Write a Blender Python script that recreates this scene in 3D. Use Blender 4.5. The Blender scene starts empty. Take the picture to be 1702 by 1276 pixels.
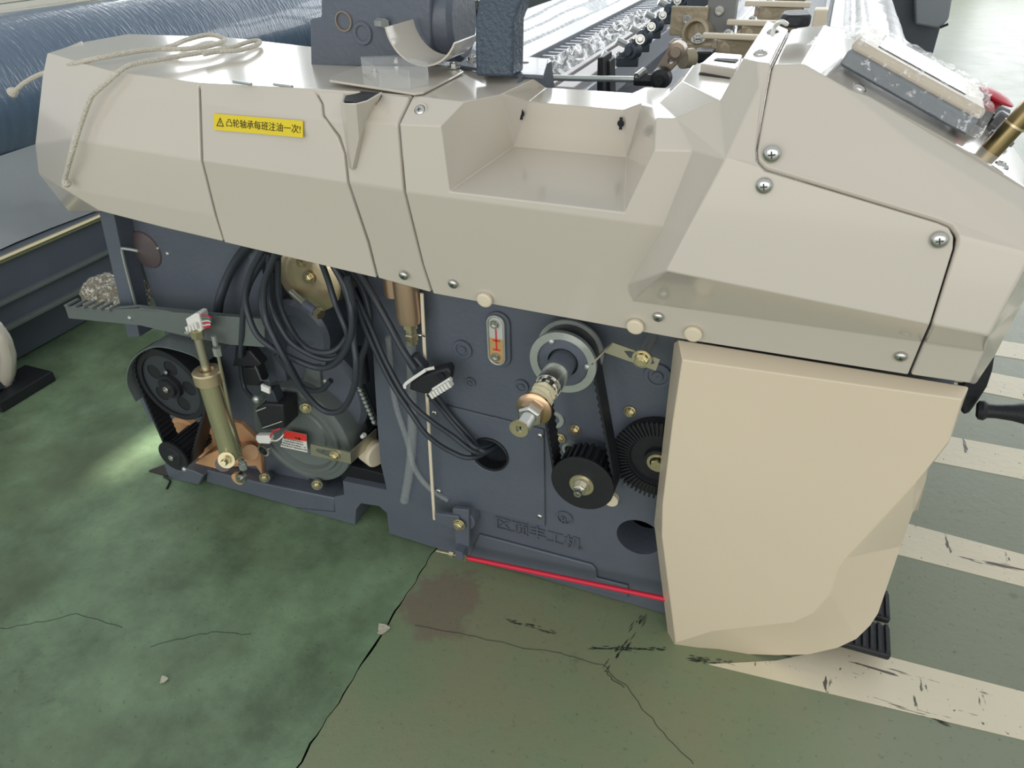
import bpy, bmesh, math, random
from mathutils import Vector, Matrix, Quaternion
random.seed(7)
S = bpy.context.scene
COL = S.collection

# ---------------------------------------------------------------- camera
CAM = Vector((0.71738, -1.20581, 1.45)); FPX = 1210.6
YAW, PITCH, ROLL = -0.38292568, 0.58739709, 0.02158
_f = Vector((math.sin(YAW)*math.cos(PITCH), math.cos(YAW)*math.cos(PITCH), -math.sin(PITCH)))
_r0 = Vector((math.cos(YAW), -math.sin(YAW), 0)); _d0 = _f.cross(_r0)
_r = _r0*math.cos(ROLL) + _d0*math.sin(ROLL); _d = -_r0*math.sin(ROLL) + _d0*math.cos(ROLL)
cd = bpy.data.cameras.new('camera'); cam = bpy.data.objects.new('camera', cd); COL.objects.link(cam)
M = Matrix((( _r.x, -_d.x, -_f.x, CAM.x), (_r.y, -_d.y, -_f.y, CAM.y), (_r.z, -_d.z, -_f.z, CAM.z), (0, 0, 0, 1)))
cam.matrix_world = M
cd.sensor_fit = 'HORIZONTAL'; cd.sensor_width = 36; cd.lens = 36*FPX/1702
cd.clip_start = 0.02; cd.clip_end = 200
S.camera = cam

# ---------------------------------------------------------------- light and exposure
S.view_settings.view_transform = 'Standard'; S.view_settings.look = 'None'
S.view_settings.gamma = 1; S.view_settings.use_curve_mapping = False
S.view_settings.exposure = 0.0
wd = bpy.data.worlds.new('hall_light'); S.world = wd; wd.use_nodes = True
wd.node_tree.nodes['Background'].inputs[0].default_value = (0.92, 0.97, 1.0, 1)
wd.node_tree.nodes['Background'].inputs[1].default_value = 0.68
WINDOW_STRENGTH = 5.2
SUN_ON = True
sd = bpy.data.lights.new('sun', 'SUN'); sd.energy = 14.0; sd.angle = math.radians(.35); sd.color = (1, 0.95, 0.84)
sun = bpy.data.objects.new('sun', sd); COL.objects.link(sun)
SUN_DIR = Vector((-0.086, -1.0, -0.60)).normalized()
sun.rotation_euler = SUN_DIR.to_track_quat('-Z', 'Y').to_euler(); sun.location = (3, 14, 8)

ad = bpy.data.lights.new('fill_behind_viewer', 'AREA'); ad.shape = 'RECTANGLE'; ad.size = 14.0; ad.size_y = 5.0; ad.energy = 330; ad.color = (1.0, .95, .86)  # unseen fill panel, added to brighten faces turned to the viewer
al = bpy.data.objects.new('fill_behind_viewer', ad); COL.objects.link(al); al.location = (1.2, -8.0, 3.0)
al.rotation_euler = (Vector((.3, 0, .5))-al.location).to_track_quat('-Z', 'Y').to_euler()

# ---------------------------------------------------------------- points measured in the photograph, put at real depth
def ray(px, py):
    return _r*((px-851)/FPX) + _d*((py-638)/FPX) + _f
def Y(px, py, y=0.0):
    d = ray(px, py); return CAM + d*((y-CAM.y)/d.y)
def Z(px, py, z=0.0):
    d = ray(px, py); return CAM + d*((z-CAM.z)/d.z)
def X(px, py, x):
    d = ray(px, py); return CAM + d*((x-CAM.x)/d.x)
def PL(px, py, a, b, c):
    n = (b-a).cross(c-a); d = ray(px, py); return CAM + d*((a-CAM).dot(n)/d.dot(n))

# ---------------------------------------------------------------- materials
def lin(c):
    return tuple(((v/255)/12.92 if v/255 <= .04045 else ((v/255+.055)/1.055)**2.4) for v in c)
MATS = {}
def mat(name, rgb, rough=.5, metal=0, var=.06, scale=14, bump=0, bscale=60, coat=0, trans=0, alpha=1, ior=1.45, stretch=None, rvar=0.0):
    if name in MATS: return MATS[name]
    m = bpy.data.materials.new(name); m.use_nodes = True; nt = m.node_tree; N = nt.nodes; L = nt.links
    b = N['Principled BSDF']; c = lin(rgb)
    tc = N.new('ShaderNodeTexCoord'); mp = N.new('ShaderNodeMapping'); L.new(tc.outputs['Object'], mp.inputs[0])
    if stretch: mp.inputs['Scale'].default_value = stretch
    n = N.new('ShaderNodeTexNoise'); n.inputs['Scale'].default_value = scale; n.inputs['Detail'].default_value = 4
    L.new(mp.outputs[0], n.inputs['Vector'])
    mx = N.new('ShaderNodeMix'); mx.data_type = 'RGBA'
    mx.inputs[6].default_value = tuple(max(0, v*(1-var)) for v in c)+(1,); mx.inputs[7].default_value = tuple(min(1, v*(1+var)) for v in c)+(1,)
    L.new(n.outputs['Fac'], mx.inputs[0]); L.new(mx.outputs[2], b.inputs['Base Color'])
    b.inputs['Roughness'].default_value = rough; b.inputs['Metallic'].default_value = metal; b.inputs['IOR'].default_value = ior
    b.inputs['Coat Weight'].default_value = coat; b.inputs['Coat Roughness'].default_value = .06
    b.inputs['Transmission Weight'].default_value = trans; b.inputs['Alpha'].default_value = alpha
    if rvar:
        mr = N.new('ShaderNodeMapRange'); mr.inputs[3].default_value = rough-rvar; mr.inputs[4].default_value = rough+rvar
        L.new(n.outputs['Fac'], mr.inputs[0]); L.new(mr.outputs[0], b.inputs['Roughness'])
    if bump:
        n2 = N.new('ShaderNodeTexNoise'); n2.inputs['Scale'].default_value = bscale; n2.inputs['Detail'].default_value = 3
        L.new(mp.outputs[0], n2.inputs['Vector'])
        bp = N.new('ShaderNodeBump'); bp.inputs['Strength'].default_value = bump; bp.inputs['Distance'].default_value = .01
        L.new(n2.outputs['Fac'], bp.inputs['Height']); L.new(bp.outputs[0], b.inputs['Normal'])
    MATS[name] = m; return m

def film_mat(name, rgb, streak, density, stretch, rough=.18, bump=.8, bscale=30, alpha=1, metal=0):
    """plastic film: base colour with bright crinkle streaks, the highlights of the creases painted into the colour"""
    if name in MATS: return MATS[name]
    m = mat(name, rgb, rough, metal, .2, 5, bump, bscale, .5, 0, alpha, 1.45, stretch)
    nt = m.node_tree; N = nt.nodes; L = nt.links; b = N['Principled BSDF']
    mp = [x for x in N if x.type == 'MAPPING'][0]
    v = N.new('ShaderNodeTexNoise'); v.inputs['Scale'].default_value = bscale*.8; v.inputs['Detail'].default_value = 6; v.inputs['Roughness'].default_value = .7
    L.new(mp.outputs[0], v.inputs['Vector'])
    r = N.new('ShaderNodeValToRGB'); r.color_ramp.elements[0].position = 1-density-.08; r.color_ramp.elements[1].position = 1-density+.02
    L.new(v.outputs['Fac'], r.inputs[0])
    old = b.inputs['Base Color'].links[0].from_socket
    mx = N.new('ShaderNodeMix'); mx.data_type = 'RGBA'; L.new(r.outputs[0], mx.inputs[0]); L.new(old, mx.inputs[6]); mx.inputs[7].default_value = lin(streak)+(1,)
    L.new(mx.outputs[2], b.inputs['Base Color'])
    if alpha < 1:
        ma = N.new('ShaderNodeMapRange'); ma.inputs[3].default_value = alpha; ma.inputs[4].default_value = min(1, alpha+.55)
        L.new(r.outputs[0], ma.inputs[0]); L.new(ma.outputs[0], b.inputs['Alpha'])
    return m

BEIGE = mat('beige_gloss_shell', (204, 197, 184), .17, 0, .03, 3, .03, 5, .35, rvar=.04)
SKIRT = mat('cream_shell', (222, 208, 184), .28, 0, .03, 3, .02, 4, .1)
BLUE = mat('dark_blue_paint', (92, 99, 110), .34, 0, .12, 9, .12, 90, .1, rvar=.08)
GREYP = mat('grey_paint', (104, 112, 110), .36, 0, .08, 9, .1, 80, .1)
RUBBER = mat('black_rubber', (34, 36, 40), .48, 0, .15, 20, .1, 120)
CABLE = mat('black_cable_sheath', (56, 61, 68), .33, 0, .1, 20)
STEEL = mat('bright_steel', (205, 205, 200), .22, 1, .06, 25, .03, 200, rvar=.06)
ZINC = mat('dull_zinc', (190, 196, 192), .32, .65, .1, 12, .05, 100, rvar=.08)
NICKEL = mat('nickel_strap', (196, 190, 168), .3, .75, .08, 15)
GOLD = mat('yellow_zinc', (208, 199, 164), .28, .85, .15, 30, rvar=.08)
BRASS = mat('brass', (228, 208, 172), .28, .8, .12, 15, .05, 90)
DAMP = mat('olive_zinc_tube', (216, 208, 172), .22, .85, .2, 5, .03, 80, stretch=(9, 9, 1.2))
PRIMER = mat('copper_primer', (206, 160, 118), .5, 0, .16, 18, .2, 60)
CREAMP = mat('cream_plastic', (226, 214, 190), .45, 0, .05)
WHITEP = mat('white_plastic', (232, 232, 226), .4, 0, .04)
GREASE = mat('white_grease_paper', (235, 226, 190), .5, 0, .12, 30, .6, 45)
RED = mat('red_sleeve', (214, 40, 66), .35, 0, .06)
REDCAP = mat('red_button_plastic', (196, 40, 60), .4, 0, .05)
GREYB = mat('grey_button_plastic', (120, 122, 124), .45, 0, .06)
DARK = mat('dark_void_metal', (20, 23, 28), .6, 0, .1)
YELLOW = mat('yellow_sticker', (232, 208, 40), .4, 0, .05, 30)
INK = mat('black_ink', (38, 34, 26), .6, 0, .05)
REDINK = mat('red_ink', (228, 60, 50), .5, 0, .05)
PAPER = mat('white_sticker', (228, 228, 222), .45, 0, .05)
ROPE = mat('white_rope', (222, 216, 200), .8, 0, .25, 220, .8, 300)
GLASS = mat('clear_plastic', (240, 244, 244), .06, 0, .02, 5, 0, 60, 0, 0, .12)
TUBE = mat('clear_hose', (200, 206, 206), .1, 0, .05, 20, 0, 60, .5, 0, .2)
OILTOP = mat('sight_glass_clear', (196, 200, 196), .15, 0, .06)
OIL = mat('sight_glass_oil', (196, 160, 112), .15, 0, .08)
IRON = mat('tan_cast_iron', (168, 156, 132), .4, .3, .15, 12, .2, 60)
ALU = mat('aluminium', (176, 180, 186), .42, .6, .1, 8, .05, 60, stretch=(6, .4, 6))
PINKRAIL = mat('pale_painted_rail', (190, 184, 184), .45, 0, .08, 6)
SCREEN = mat('terminal_glass', (40, 48, 58), .08, 0, .1)
TERMBLUE = mat('terminal_blue_side', (100, 110, 118), .25, 0, .15, 9)
TERMBEIGE = mat('terminal_beige', (205, 192, 170), .35, 0, .06)
ROLLFILM = film_mat('film_wrapped_beam', (96, 114, 134), (190, 200, 208), .26, (2, 9, 2), .2, .55, 9)  # pale streaks are window highlights painted in
SHEETFILM = film_mat('silver_film_sheet', (150, 158, 164), (226, 230, 232), .44, (3, 7, 3), .35, .8, 9)
BUBBLE = film_mat('bubble_film', (150, 150, 150), (232, 232, 232), .46, (4, 2, 4), .28, 1.2, 26, .85)
CLOTHROLL = film_mat('film_wrapped_cloth_roll', (216, 214, 214), (250, 250, 250), .45, (3, 9, 3), .2, .8, 10)
BUNDLE = film_mat('film_wrapped_bundle', (132, 124, 104), (232, 228, 214), .42, (3, 3, 3), .15, 1.2, 34)
WRAP = film_mat('thin_wrapping_film', (228, 228, 228), (255, 255, 255), .36, (5, 3, 5), .1, .9, 18, .16)
SHEETPL = mat('grey_plastic_sheet', (150, 156, 158), .25, 0, .1, 4, .3, 8, .4)

# floor paint
def floor_material():
    m = bpy.data.materials.new('green_floor_paint'); m.use_nodes = True; nt = m.node_tree; N = nt.nodes; L = nt.links; b = N['Principled BSDF']
    g = N.new('ShaderNodeNewGeometry')
    def noise(s, d=5, r=.6, stretch=(1, 1, 1), loc=(0, 0, 0)):
        mp = N.new('ShaderNodeMapping'); mp.inputs['Scale'].default_value = stretch; mp.inputs['Location'].default_value = loc; L.new(g.outputs['Position'], mp.inputs[0])
        n = N.new('ShaderNodeTexNoise'); n.inputs['Scale'].default_value = s; n.inputs['Detail'].default_value = d; n.inputs['Roughness'].default_value = r
        L.new(mp.outputs[0], n.inputs['Vector']); return n.outputs['Fac']
    def ramp(src, p0, p1, c0=(0, 0, 0, 1), c1=(1, 1, 1, 1)):
        r = N.new('ShaderNodeValToRGB'); e = r.color_ramp.elements; e[0].position = p0; e[1].position = p1; e[0].color = c0; e[1].color = c1
        L.new(src, r.inputs[0]); return r.outputs[0]
    def mix(f, a, bb):
        x = N.new('ShaderNodeMix'); x.data_type = 'RGBA'
        if isinstance(f, float): x.inputs[0].default_value = f
        else: L.new(f, x.inputs[0])
        for i, v in ((6, a), (7, bb)):
            if isinstance(v, tuple): x.inputs[i].default_value = v
            else: L.new(v, x.inputs[i])
        return x.outputs[2]
    G = lambda c: lin(c)+(1,)
    base = mix(ramp(noise(2.6, 7, .68), .36, .62), G((90, 110, 84)), G((132, 158, 124)))
    base = mix(ramp(noise(.9, 6, .65, loc=(5, 3, 0)), .44, .66), base, G((92, 102, 76)))
    # slab to the right of the joint is browner
    sx = N.new('ShaderNodeSeparateXYZ'); L.new(g.outputs['Position'], sx.inputs[0])
    mr = N.new('ShaderNodeMapRange'); mr.inputs[1].default_value = -.006; mr.inputs[2].default_value = .006; L.new(sx.outputs[0], mr.inputs[0])
    right = mix(ramp(noise(2.2, 6, .65, loc=(1, 1, 0)), .38, .64), G((136, 138, 108)), G((122, 140, 108)))
    mr2 = N.new('ShaderNodeMapRange'); mr2.inputs[1].default_value = .75; mr2.inputs[2].default_value = 1.3; L.new(sx.outputs[0], mr2.inputs[0])
    right = mix(mr2.outputs[0], right, G((134, 140, 118)))  # greyer at far right: the light falling there is put into the colour
    col = mix(mr.outputs[0], base, right)
    # bare brown patch beside the joint
    vm = N.new('ShaderNodeVectorMath'); vm.operation = 'DISTANCE'; vm.inputs[1].default_value = (.10, -.14, 0)
    mp = N.new('ShaderNodeMapping'); mp.inputs['Scale'].default_value = (1, 1, 1); L.new(g.outputs['Position'], mp.inputs[0]); L.new(mp.outputs[0], vm.inputs[0])
    ad = N.new('ShaderNodeMath'); ad.operation = 'MULTIPLY_ADD'; ad.inputs[1].default_value = .34; L.new(noise(7, 6, .7), ad.inputs[0]); L.new(vm.outputs['Value'], ad.inputs[2])
    patch = ramp(ad.outputs[0], .255, .29, (1, 1, 1, 1), (0, 0, 0, 1))
    pk = N.new('ShaderNodeMath'); pk.operation = 'MULTIPLY'; pk.inputs[1].default_value = .8; L.new(patch, pk.inputs[0])
    pm = N.new('ShaderNodeMath'); pm.operation = 'MULTIPLY'; L.new(pk.outputs[0], pm.inputs[0]); L.new(mr.outputs[0], pm.inputs[1])
    col = mix(pm.outputs[0], col, G((126, 114, 98)))
    # worn scuffs, dark specks, pale specks
    col = mix(ramp(noise(60, 4, .8), .60, .74), col, G((74, 80, 66)))
    col = mix(ramp(noise(3.2, 8, .75, (1, 1, 1), (7, 2, 0)), .60, .80), col, G((52, 58, 48)))
    col = mix(ramp(noise(150, 2, .5), .76, .79), col, G((176, 178, 164)))
    L.new(col, b.inputs['Base Color'])
    rr = N.new('ShaderNodeMapRange'); rr.inputs[3].default_value = .28; rr.inputs[4].default_value = .5; L.new(noise(4, 6, .7), rr.inputs[0]); L.new(rr.outputs[0], b.inputs['Roughness'])
    bp = N.new('ShaderNodeBump'); bp.inputs['Strength'].default_value = .12; bp.inputs['Distance'].default_value = .01
    L.new(noise(22, 6, .7), bp.inputs['Height']); L.new(bp.outputs[0], b.inputs['Normal'])
    return m
FLOOR = floor_material()
def stripe_material():
    m = mat('worn_white_line_paint', (226, 216, 190), .42, 0, .07, 6, .1, 50)
    nt = m.node_tree; N = nt.nodes; L = nt.links; b = N['Principled BSDF']
    old = b.inputs['Base Color'].links[0].from_socket
    g = N.new('ShaderNodeNewGeometry')
    for sc, st, rot, p, c in ((9, (1, .22, 1), .9, .64, (92, 92, 84)), (8, (.16, 1.6, 1), -.35, .64, (96, 88, 80)), (26, (1, 1, 1), 0, .67, (96, 104, 90)), (70, (1, 1, 1), 0, .69, (90, 80, 62))):
        mp = N.new('ShaderNodeMapping'); mp.inputs['Scale'].default_value = st; mp.inputs['Rotation'].default_value = (0, 0, rot); L.new(g.outputs['Position'], mp.inputs[0])
        n = N.new('ShaderNodeTexNoise'); n.inputs['Scale'].default_value = sc*2; n.inputs['Detail'].default_value = 5; n.inputs['Roughness'].default_value = .62; L.new(mp.outputs[0], n.inputs['Vector'])
        r = N.new('ShaderNodeValToRGB'); r.color_ramp.elements[0].position = p; r.color_ramp.elements[1].position = p+.015; L.new(n.outputs['Fac'], r.inputs[0])
        x = N.new('ShaderNodeMix'); x.data_type = 'RGBA'; L.new(r.outputs[0], x.inputs[0]); L.new(old, x.inputs[6]); x.inputs[7].default_value = lin(c)+(1,); old = x.outputs[2]
    L.new(old, b.inputs['Base Color']); return m
STRIPE = stripe_material()
def emit_mat(name, rgb, s):
    m = bpy.data.materials.new(name); m.use_nodes = True; N = m.node_tree.nodes; b = N['Principled BSDF']
    b.inputs['Base Color'].default_value = (.8, .8, .8, 1); b.inputs['Emission Color'].default_value = rgb+(1,); b.inputs['Emission Strength'].default_value = s
    return m
DAYLIGHT = emit_mat('daylit_window_glass', (.95, .98, 1.0), WINDOW_STRENGTH)
WALLP = mat('pale_wall_paint', (190, 194, 196), .7, 0, .05)

# ---------------------------------------------------------------- mesh helpers
class MB:
    def __init__(self): self.bm = bmesh.new()
    def face(self, pts):
        vs = [self.bm.verts.new(p) for p in pts]
        try: return self.bm.faces.new(vs)
        except ValueError: return None
    def prism(self, pts, off, holes=()):
        """closed slab: outline pts (3D loop) extruded by vector off, with hole loops"""
        bm = self.bm; off = Vector(off); nb = []
        loops = [pts] + list(holes); edges = []; rings = []
        for lp in loops:
            vs = [bm.verts.new(p) for p in lp]; rings.append(vs)
            for i in range(len(vs)): edges.append(bm.edges.new((vs[i], vs[(i+1) % len(vs)])))
        if holes:
            fs = [f for f in bmesh.ops.triangle_fill(bm, use_beauty=True, edges=edges)['geom'] if isinstance(f, bmesh.types.BMFace)]
        else:
            fs = [bm.faces.new(rings[0])]
        dup = {}
        for vs in rings:
            for v in vs: dup[v] = bm.verts.new(v.co+off)
        for f in fs: bm.faces.new([dup[v] for v in reversed(f.verts)])
        for vs in rings:
            for i in range(len(vs)):
                a, b = vs[i], vs[(i+1) % len(vs)]
                bm.faces.new((a, b, dup[b], dup[a]))
        return self
    def box(self, c, s, rot=None):
        c = Vector(c); R = rot if rot else Matrix.Identity(3)
        p = [c + R @ Vector((sx*s[0]/2, sy*s[1]/2, sz*s[2]/2)) for sz in (-1, 1) for sx, sy in ((-1, -1), (1, -1), (1, 1), (-1, 1))]
        vs = [self.bm.verts.new(q) for q in p]
        for f in ((0, 3, 2, 1), (4, 5, 6, 7), (0, 1, 5, 4), (1, 2, 6, 5), (2, 3, 7, 6), (3, 0, 4, 7)): self.bm.faces.new([vs[i] for i in f])
        return self
    def lathe(self, o, axis, prof, n=24, cap=True, a0=0, a1=2*math.pi, ref=None):
        o = Vector(o); ax = Vector(axis).normalized(); u = (Vector(ref) if ref else (Vector((0, 0, 1)) if abs(ax.z) < .9 else Vector((1, 0, 0))))
        u = (u-ax*u.dot(ax)).normalized(); v = ax.cross(u)
        full = abs(a1-a0-2*math.pi) < 1e-6; m = n if full else n+1; rings = []
        for h, r in prof:
            rings.append([self.bm.verts.new(o+ax*h+(u*math.cos(a0+(a1-a0)*i/n)+v*math.sin(a0+(a1-a0)*i/n))*max(r, 1e-5)) for i in range(m)])
        for a, b in zip(rings, rings[1:]):
            for i in range(n):
                j = (i+1) % m; self.bm.faces.new((a[i], a[j], b[j], b[i]))
        if cap and full:
            self.bm.faces.new(list(reversed(rings[0]))); self.bm.faces.new(rings[-1])
        return self
    def cyl(self, p0, p1, r0, r1=None, n=20):
        p0 = Vector(p0); p1 = Vector(p1); return self.lathe(p0, p1-p0, [(0, r0), ((p1-p0).length, r0 if r1 is None else r1)], n)
    def ring(self, o, axis, ri, ro, h, n=40):
        return self.lathe(o, axis, [(0, ri), (0, ro), (h, ro), (h, ri), (0, ri)], n, cap=False)
    def tube(self, pts, r, n=8, sub=6, flat=None):
        P = [Vector(p) for p in pts]; Q = []
        if sub > 1 and len(P) > 2:
            E = [P[0]*2-P[1]] + P + [P[-1]*2-P[-2]]
            for i in range(1, len(E)-2):
                a, b, c, d = E[i-1:i+3]
                for k in range(sub):
                    t = k/sub
                    Q.append(.5*((2*b)+(c-a)*t+(2*a-5*b+4*c-d)*t*t+(3*b-a-3*c+d)*t**3))
            Q.append(P[-1])
        else: Q = P
        rings = []; u = None
        for i, q in enumerate(Q):
            t = (Q[min(i+1, len(Q)-1)]-Q[max(i-1, 0)]).normalized()
            if u is None:
                u = Vector((0, 1, 0)) if abs(t.y) < .9 else Vector((0, 0, 1))
            u = (u-t*u.dot(t)).normalized(); w = t.cross(u)
            ru, rw = (r, r) if not flat else (flat, r)
            rings.append([self.bm.verts.new(q+u*ru*math.cos(2*math.pi*k/n)+w*rw*math.sin(2*math.pi*k/n)) for k in range(n)])
        for a, b in zip(rings, rings[1:]):
            for k in range(n): self.bm.faces.new((a[k], a[(k+1) % n], b[(k+1) % n], b[k]))
        self.bm.faces.new(list(reversed(rings[0]))); self.bm.faces.new(rings[-1])
        return self
    def build(self, name, m, parent=None, smooth=35, bevel=0, seg=2, recalc=True):
        bm = self.bm
        if recalc: bmesh.ops.recalc_face_normals(bm, faces=bm.faces)
        me = bpy.data.meshes.new(name); bm.to_mesh(me); bm.free()
        for x in (m if isinstance(m, (list, tuple)) else [m]): me.materials.append(x)
        if smooth:
            me.polygons.foreach_set('use_smooth', [True]*len(me.polygons)); me.set_sharp_from_angle(angle=math.radians(smooth))
        o = bpy.data.objects.new(name, me); COL.objects.link(o); put(o, parent)
        if bevel:
            md = o.modifiers.new('edge', 'BEVEL'); md.width = bevel; md.segments = seg; md.limit_method = 'ANGLE'; md.angle_limit = math.radians(30); md.harden_normals = False
        return o
ORG = {}
def put(o, parent):
    if parent is None: return
    o.parent = parent
    if o.matrix_parent_inverse: pass
    if parent.type == 'EMPTY': o.location = -parent.location
def tag(o, label, cat, group=None, kind=None):
    o['label'] = label; o['category'] = cat
    if group: o['group'] = group
    if kind: o['kind'] = kind
    return o
def thing(name, loc, label, cat, group=None):
    e = bpy.data.objects.new(name, None); e.empty_display_size = .05; e.location = loc; COL.objects.link(e)
    return tag(e, label, cat, group)
def struct(o):
    o['kind'] = 'structure'; return o
def place(me, name, parent, loc, axis, spin=0, scale=1):
    """copy of a shared mesh (built along +Z) at loc facing axis"""
    o = bpy.data.objects.new(name, me); COL.objects.link(o)
    q = Vector((0, 0, 1)).rotation_difference(Vector(axis).normalized()) @ Quaternion((0, 0, 1), spin)
    o.rotation_mode = 'QUATERNION'; o.rotation_quaternion = q; o.scale = (scale,)*3
    o.parent = parent
    off = parent.location if (parent and parent.type == 'EMPTY') else Vector((0, 0, 0))
    o.location = Vector(loc)-off
    return o
def mesh_only(mb, name, m, smooth=35):
    o = mb.build(name, m, None, smooth); me = o.data; bpy.data.objects.remove(o); return me

# shared small hardware, built along +Z, base at z = 0
def screw_mesh(r=1.0):
    b = MB(); b.lathe((0, 0, 0), (0, 0, 1), [(0, r), (.12*r, r), (.32*r, .88*r), (.48*r, .62*r), (.54*r, .3*r), (.55*r, 0.01)], 18, cap=False)
    for a in (0, math.pi/2):
        b.box((0, 0, .49*r), (.8*r, .16*r, .14*r), Matrix.Rotation(a, 3, 'Z'))
    n = len(b.bm.faces)
    b.bm.faces.ensure_lookup_table()
    for i in range(n-12, n): b.bm.faces[i].material_index = 1
    return mesh_only(b, 'cross_screw', [STEEL, mat('recess_grey', (70, 70, 70), .5, .5)])
def hex_mesh(m, r=1.0):
    b = MB(); b.lathe((0, 0, 0), (0, 0, 1), [(0, 1.45*r), (.14*r, 1.45*r), (.14*r, 1.0*r)], 24, cap=False)
    b.lathe((0, 0, .14*r), (0, 0, 1), [(0, r), (.75*r, r), (.85*r, .85*r)], 6)
    b.lathe((0, 0, .95*r), (0, 0, 1), [(0, .5*r), (.35*r, .5*r)], 12)
    return mesh_only(b, 'hex_bolt', m, 30)
SCREW = screw_mesh(); HEXG = hex_mesh(GOLD); HEXS = hex_mesh(STEEL)
BUTTON = mesh_only(MB().lathe((0, 0, 0), (0, 0, 1), [(0, .9), (.35, 1.0), (.75, .95), (.95, .75), (1.0, .01)], 24, cap=False), 'plug', CREAMP)
SOCKET = mesh_only(MB().lathe((0, 0, 0), (0, 0, 1), [(0, 1), (.5, 1), (.62, .9), (.62, .5), (.3, .5), (.3, .01)], 18, cap=False), 'socket_screw', STEEL)
DOME = mesh_only(MB().lathe((0, 0, 0), (0, 0, 1), [(0, 1), (.3, .97), (.6, .8), (.8, .45), (.85, .01)], 18, cap=False), 'dome_screw', ZINC)
NY = (0, -1, 0)

def shell(name, m, parent, V, faces, thick=.004, bevel=.006, seg=3, out=(0, -1, .3), weld=True, ang=9):
    """moulded cover from named corner points"""
    bm = bmesh.new(); vs = {k: bm.verts.new(p) for k, p in V.items()}
    for f in faces:
        try: bm.faces.new([vs[k] for k in f])
        except ValueError: pass
    for v in [v for v in bm.verts if not v.link_faces]: bm.verts.remove(v)
    bmesh.ops.recalc_face_normals(bm, faces=bm.faces)
    s = sum((f.normal.dot(Vector(out).normalized())*f.calc_area() for f in bm.faces))
    if s < 0: bmesh.ops.reverse_faces(bm, faces=bm.faces)
    me = bpy.data.meshes.new(name); bm.to_mesh(me); bm.free(); me.materials.append(m)
    me.polygons.foreach_set('use_smooth', [True]*len(me.polygons))
    o = bpy.data.objects.new(name, me); COL.objects.link(o); put(o, parent)
    md = o.modifiers.new('wall', 'SOLIDIFY'); md.thickness = thick; md.offset = -1
    if bevel:
        md = o.modifiers.new('round', 'BEVEL'); md.width = bevel; md.segments = seg; md.limit_method = 'ANGLE'; md.angle_limit = math.radians(ang); md.harden_normals = True
    return o

def text_mesh(body, name, m, parent, o, ux, uy, width=None, height=None, ext=.0006, up=0):
    """lettering laid on a real surface: origin o (lower left), unit vectors ux / uy"""
    cu = bpy.data.curves.new(name, 'FONT'); cu.body = body; cu.size = 1; cu.resolution_u = 2
    t = bpy.data.objects.new(name, cu); COL.objects.link(t)
    dg = bpy.context.evaluated_depsgraph_get(); me = bpy.data.meshes.new_from_object(t.evaluated_get(dg)); bpy.data.objects.remove(t)
    if not len(me.vertices): return None
    xs = [v.co.x for v in me.vertices]; ys = [v.co.y for v in me.vertices]
    x0, x1, y0, y1 = min(xs), max(xs), min(ys), max(ys)
    sx = width/(x1-x0) if width else None; sy = height/(y1-y0) if height else None
    sx = sx or sy; sy = sy or sx
    n = ux.cross(uy).normalized()
    bm = bmesh.new(); bm.from_mesh(me)
    for v in bm.verts: v.co = o+ux*((v.co.x-x0)*sx)+uy*((v.co.y-y0)*sy)+n*up
    r = bmesh.ops.extrude_face_region(bm, geom=list(bm.faces))
    for v in [g for g in r['geom'] if isinstance(g, bmesh.types.BMVert)]: v.co += n*ext
    bmesh.ops.recalc_face_normals(bm, faces=bm.faces)
    me2 = bpy.data.meshes.new(name); bm.to_mesh(me2); bm.free(); me2.materials.append(m)
    ob = bpy.data.objects.new(name, me2); COL.objects.link(ob); put(ob, parent); return ob

def circ(px, py, y, r, n=28):
    c = Y(px, py, y); return [c+Vector((math.cos(2*math.pi*i/n)*r, 0, math.sin(2*math.pi*i/n)*r)) for i in range(n)]
def poly(pts, y): return [Y(a, b, y) for a, b in pts]

# ================================================================ SETTING
def jag(y):
    return .0016*math.sin(y*37)+.0014*math.sin(y*91+1)+.0011*math.sin(y*213+2)
def build_floor():
    b = MB(); bm = b.bm; ys = [-2.5+.02*i for i in range(0, 176)] + [1.1+.5*i for i in range(1, 32)]
    cols = []
    for y in ys:
        j = jag(y); w = .0017+.0007*math.sin(y*51)+.0009*math.sin(y*17+.5)
        w = max(w, .0009)
        cols.append([bm.verts.new(p) for p in ((-24, y, 0), (j-w, y, 0), (j-w, y, -.03), (j+w, y, -.03), (j+w, y, 0), (24, y, 0))])
    for a, c in zip(cols, cols[1:]):
        for i in range(5):
            f = bm.faces.new((a[i], a[i+1], c[i+1], c[i]))
            if i in (1, 2, 3): f.material_index = 1
    o = b.build('floor', [FLOOR, DARK], None, 0); struct(o); o['label'] = 'green painted concrete floor with a jagged joint'
    return o
floor = build_floor()
# worn white hatch stripes painted on the floor
for pts in ([(1178, 1104), (1290, 1098), (1400, 1075), (1460, 1087), (1702, 1150), (1760, 1165), (1760, 1243), (1702, 1230)],
            [(1500, 868), (1702, 922), (1790, 946), (1790, 998), (1702, 975), (1490, 921)],
            [(1560, 722), (1702, 748), (1790, 765), (1790, 815), (1702, 797), (1540, 765)],
            [(1600, 610), (1702, 630), (1790, 646), (1790, 682), (1702, 665), (1600, 645)],
            [(1600, 556), (1702, 572), (1790, 586), (1790, 612), (1702, 598), (1600, 582)]):
    b = MB(); P = [Z(a, c, .0)+Vector((.8 if a >= 1760 else 0, 0, 0)) for a, c in pts]; b.prism(P, (0, 0, .0012))
    o = b.build('floor_stripe', STRIPE, floor, 0)
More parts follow.
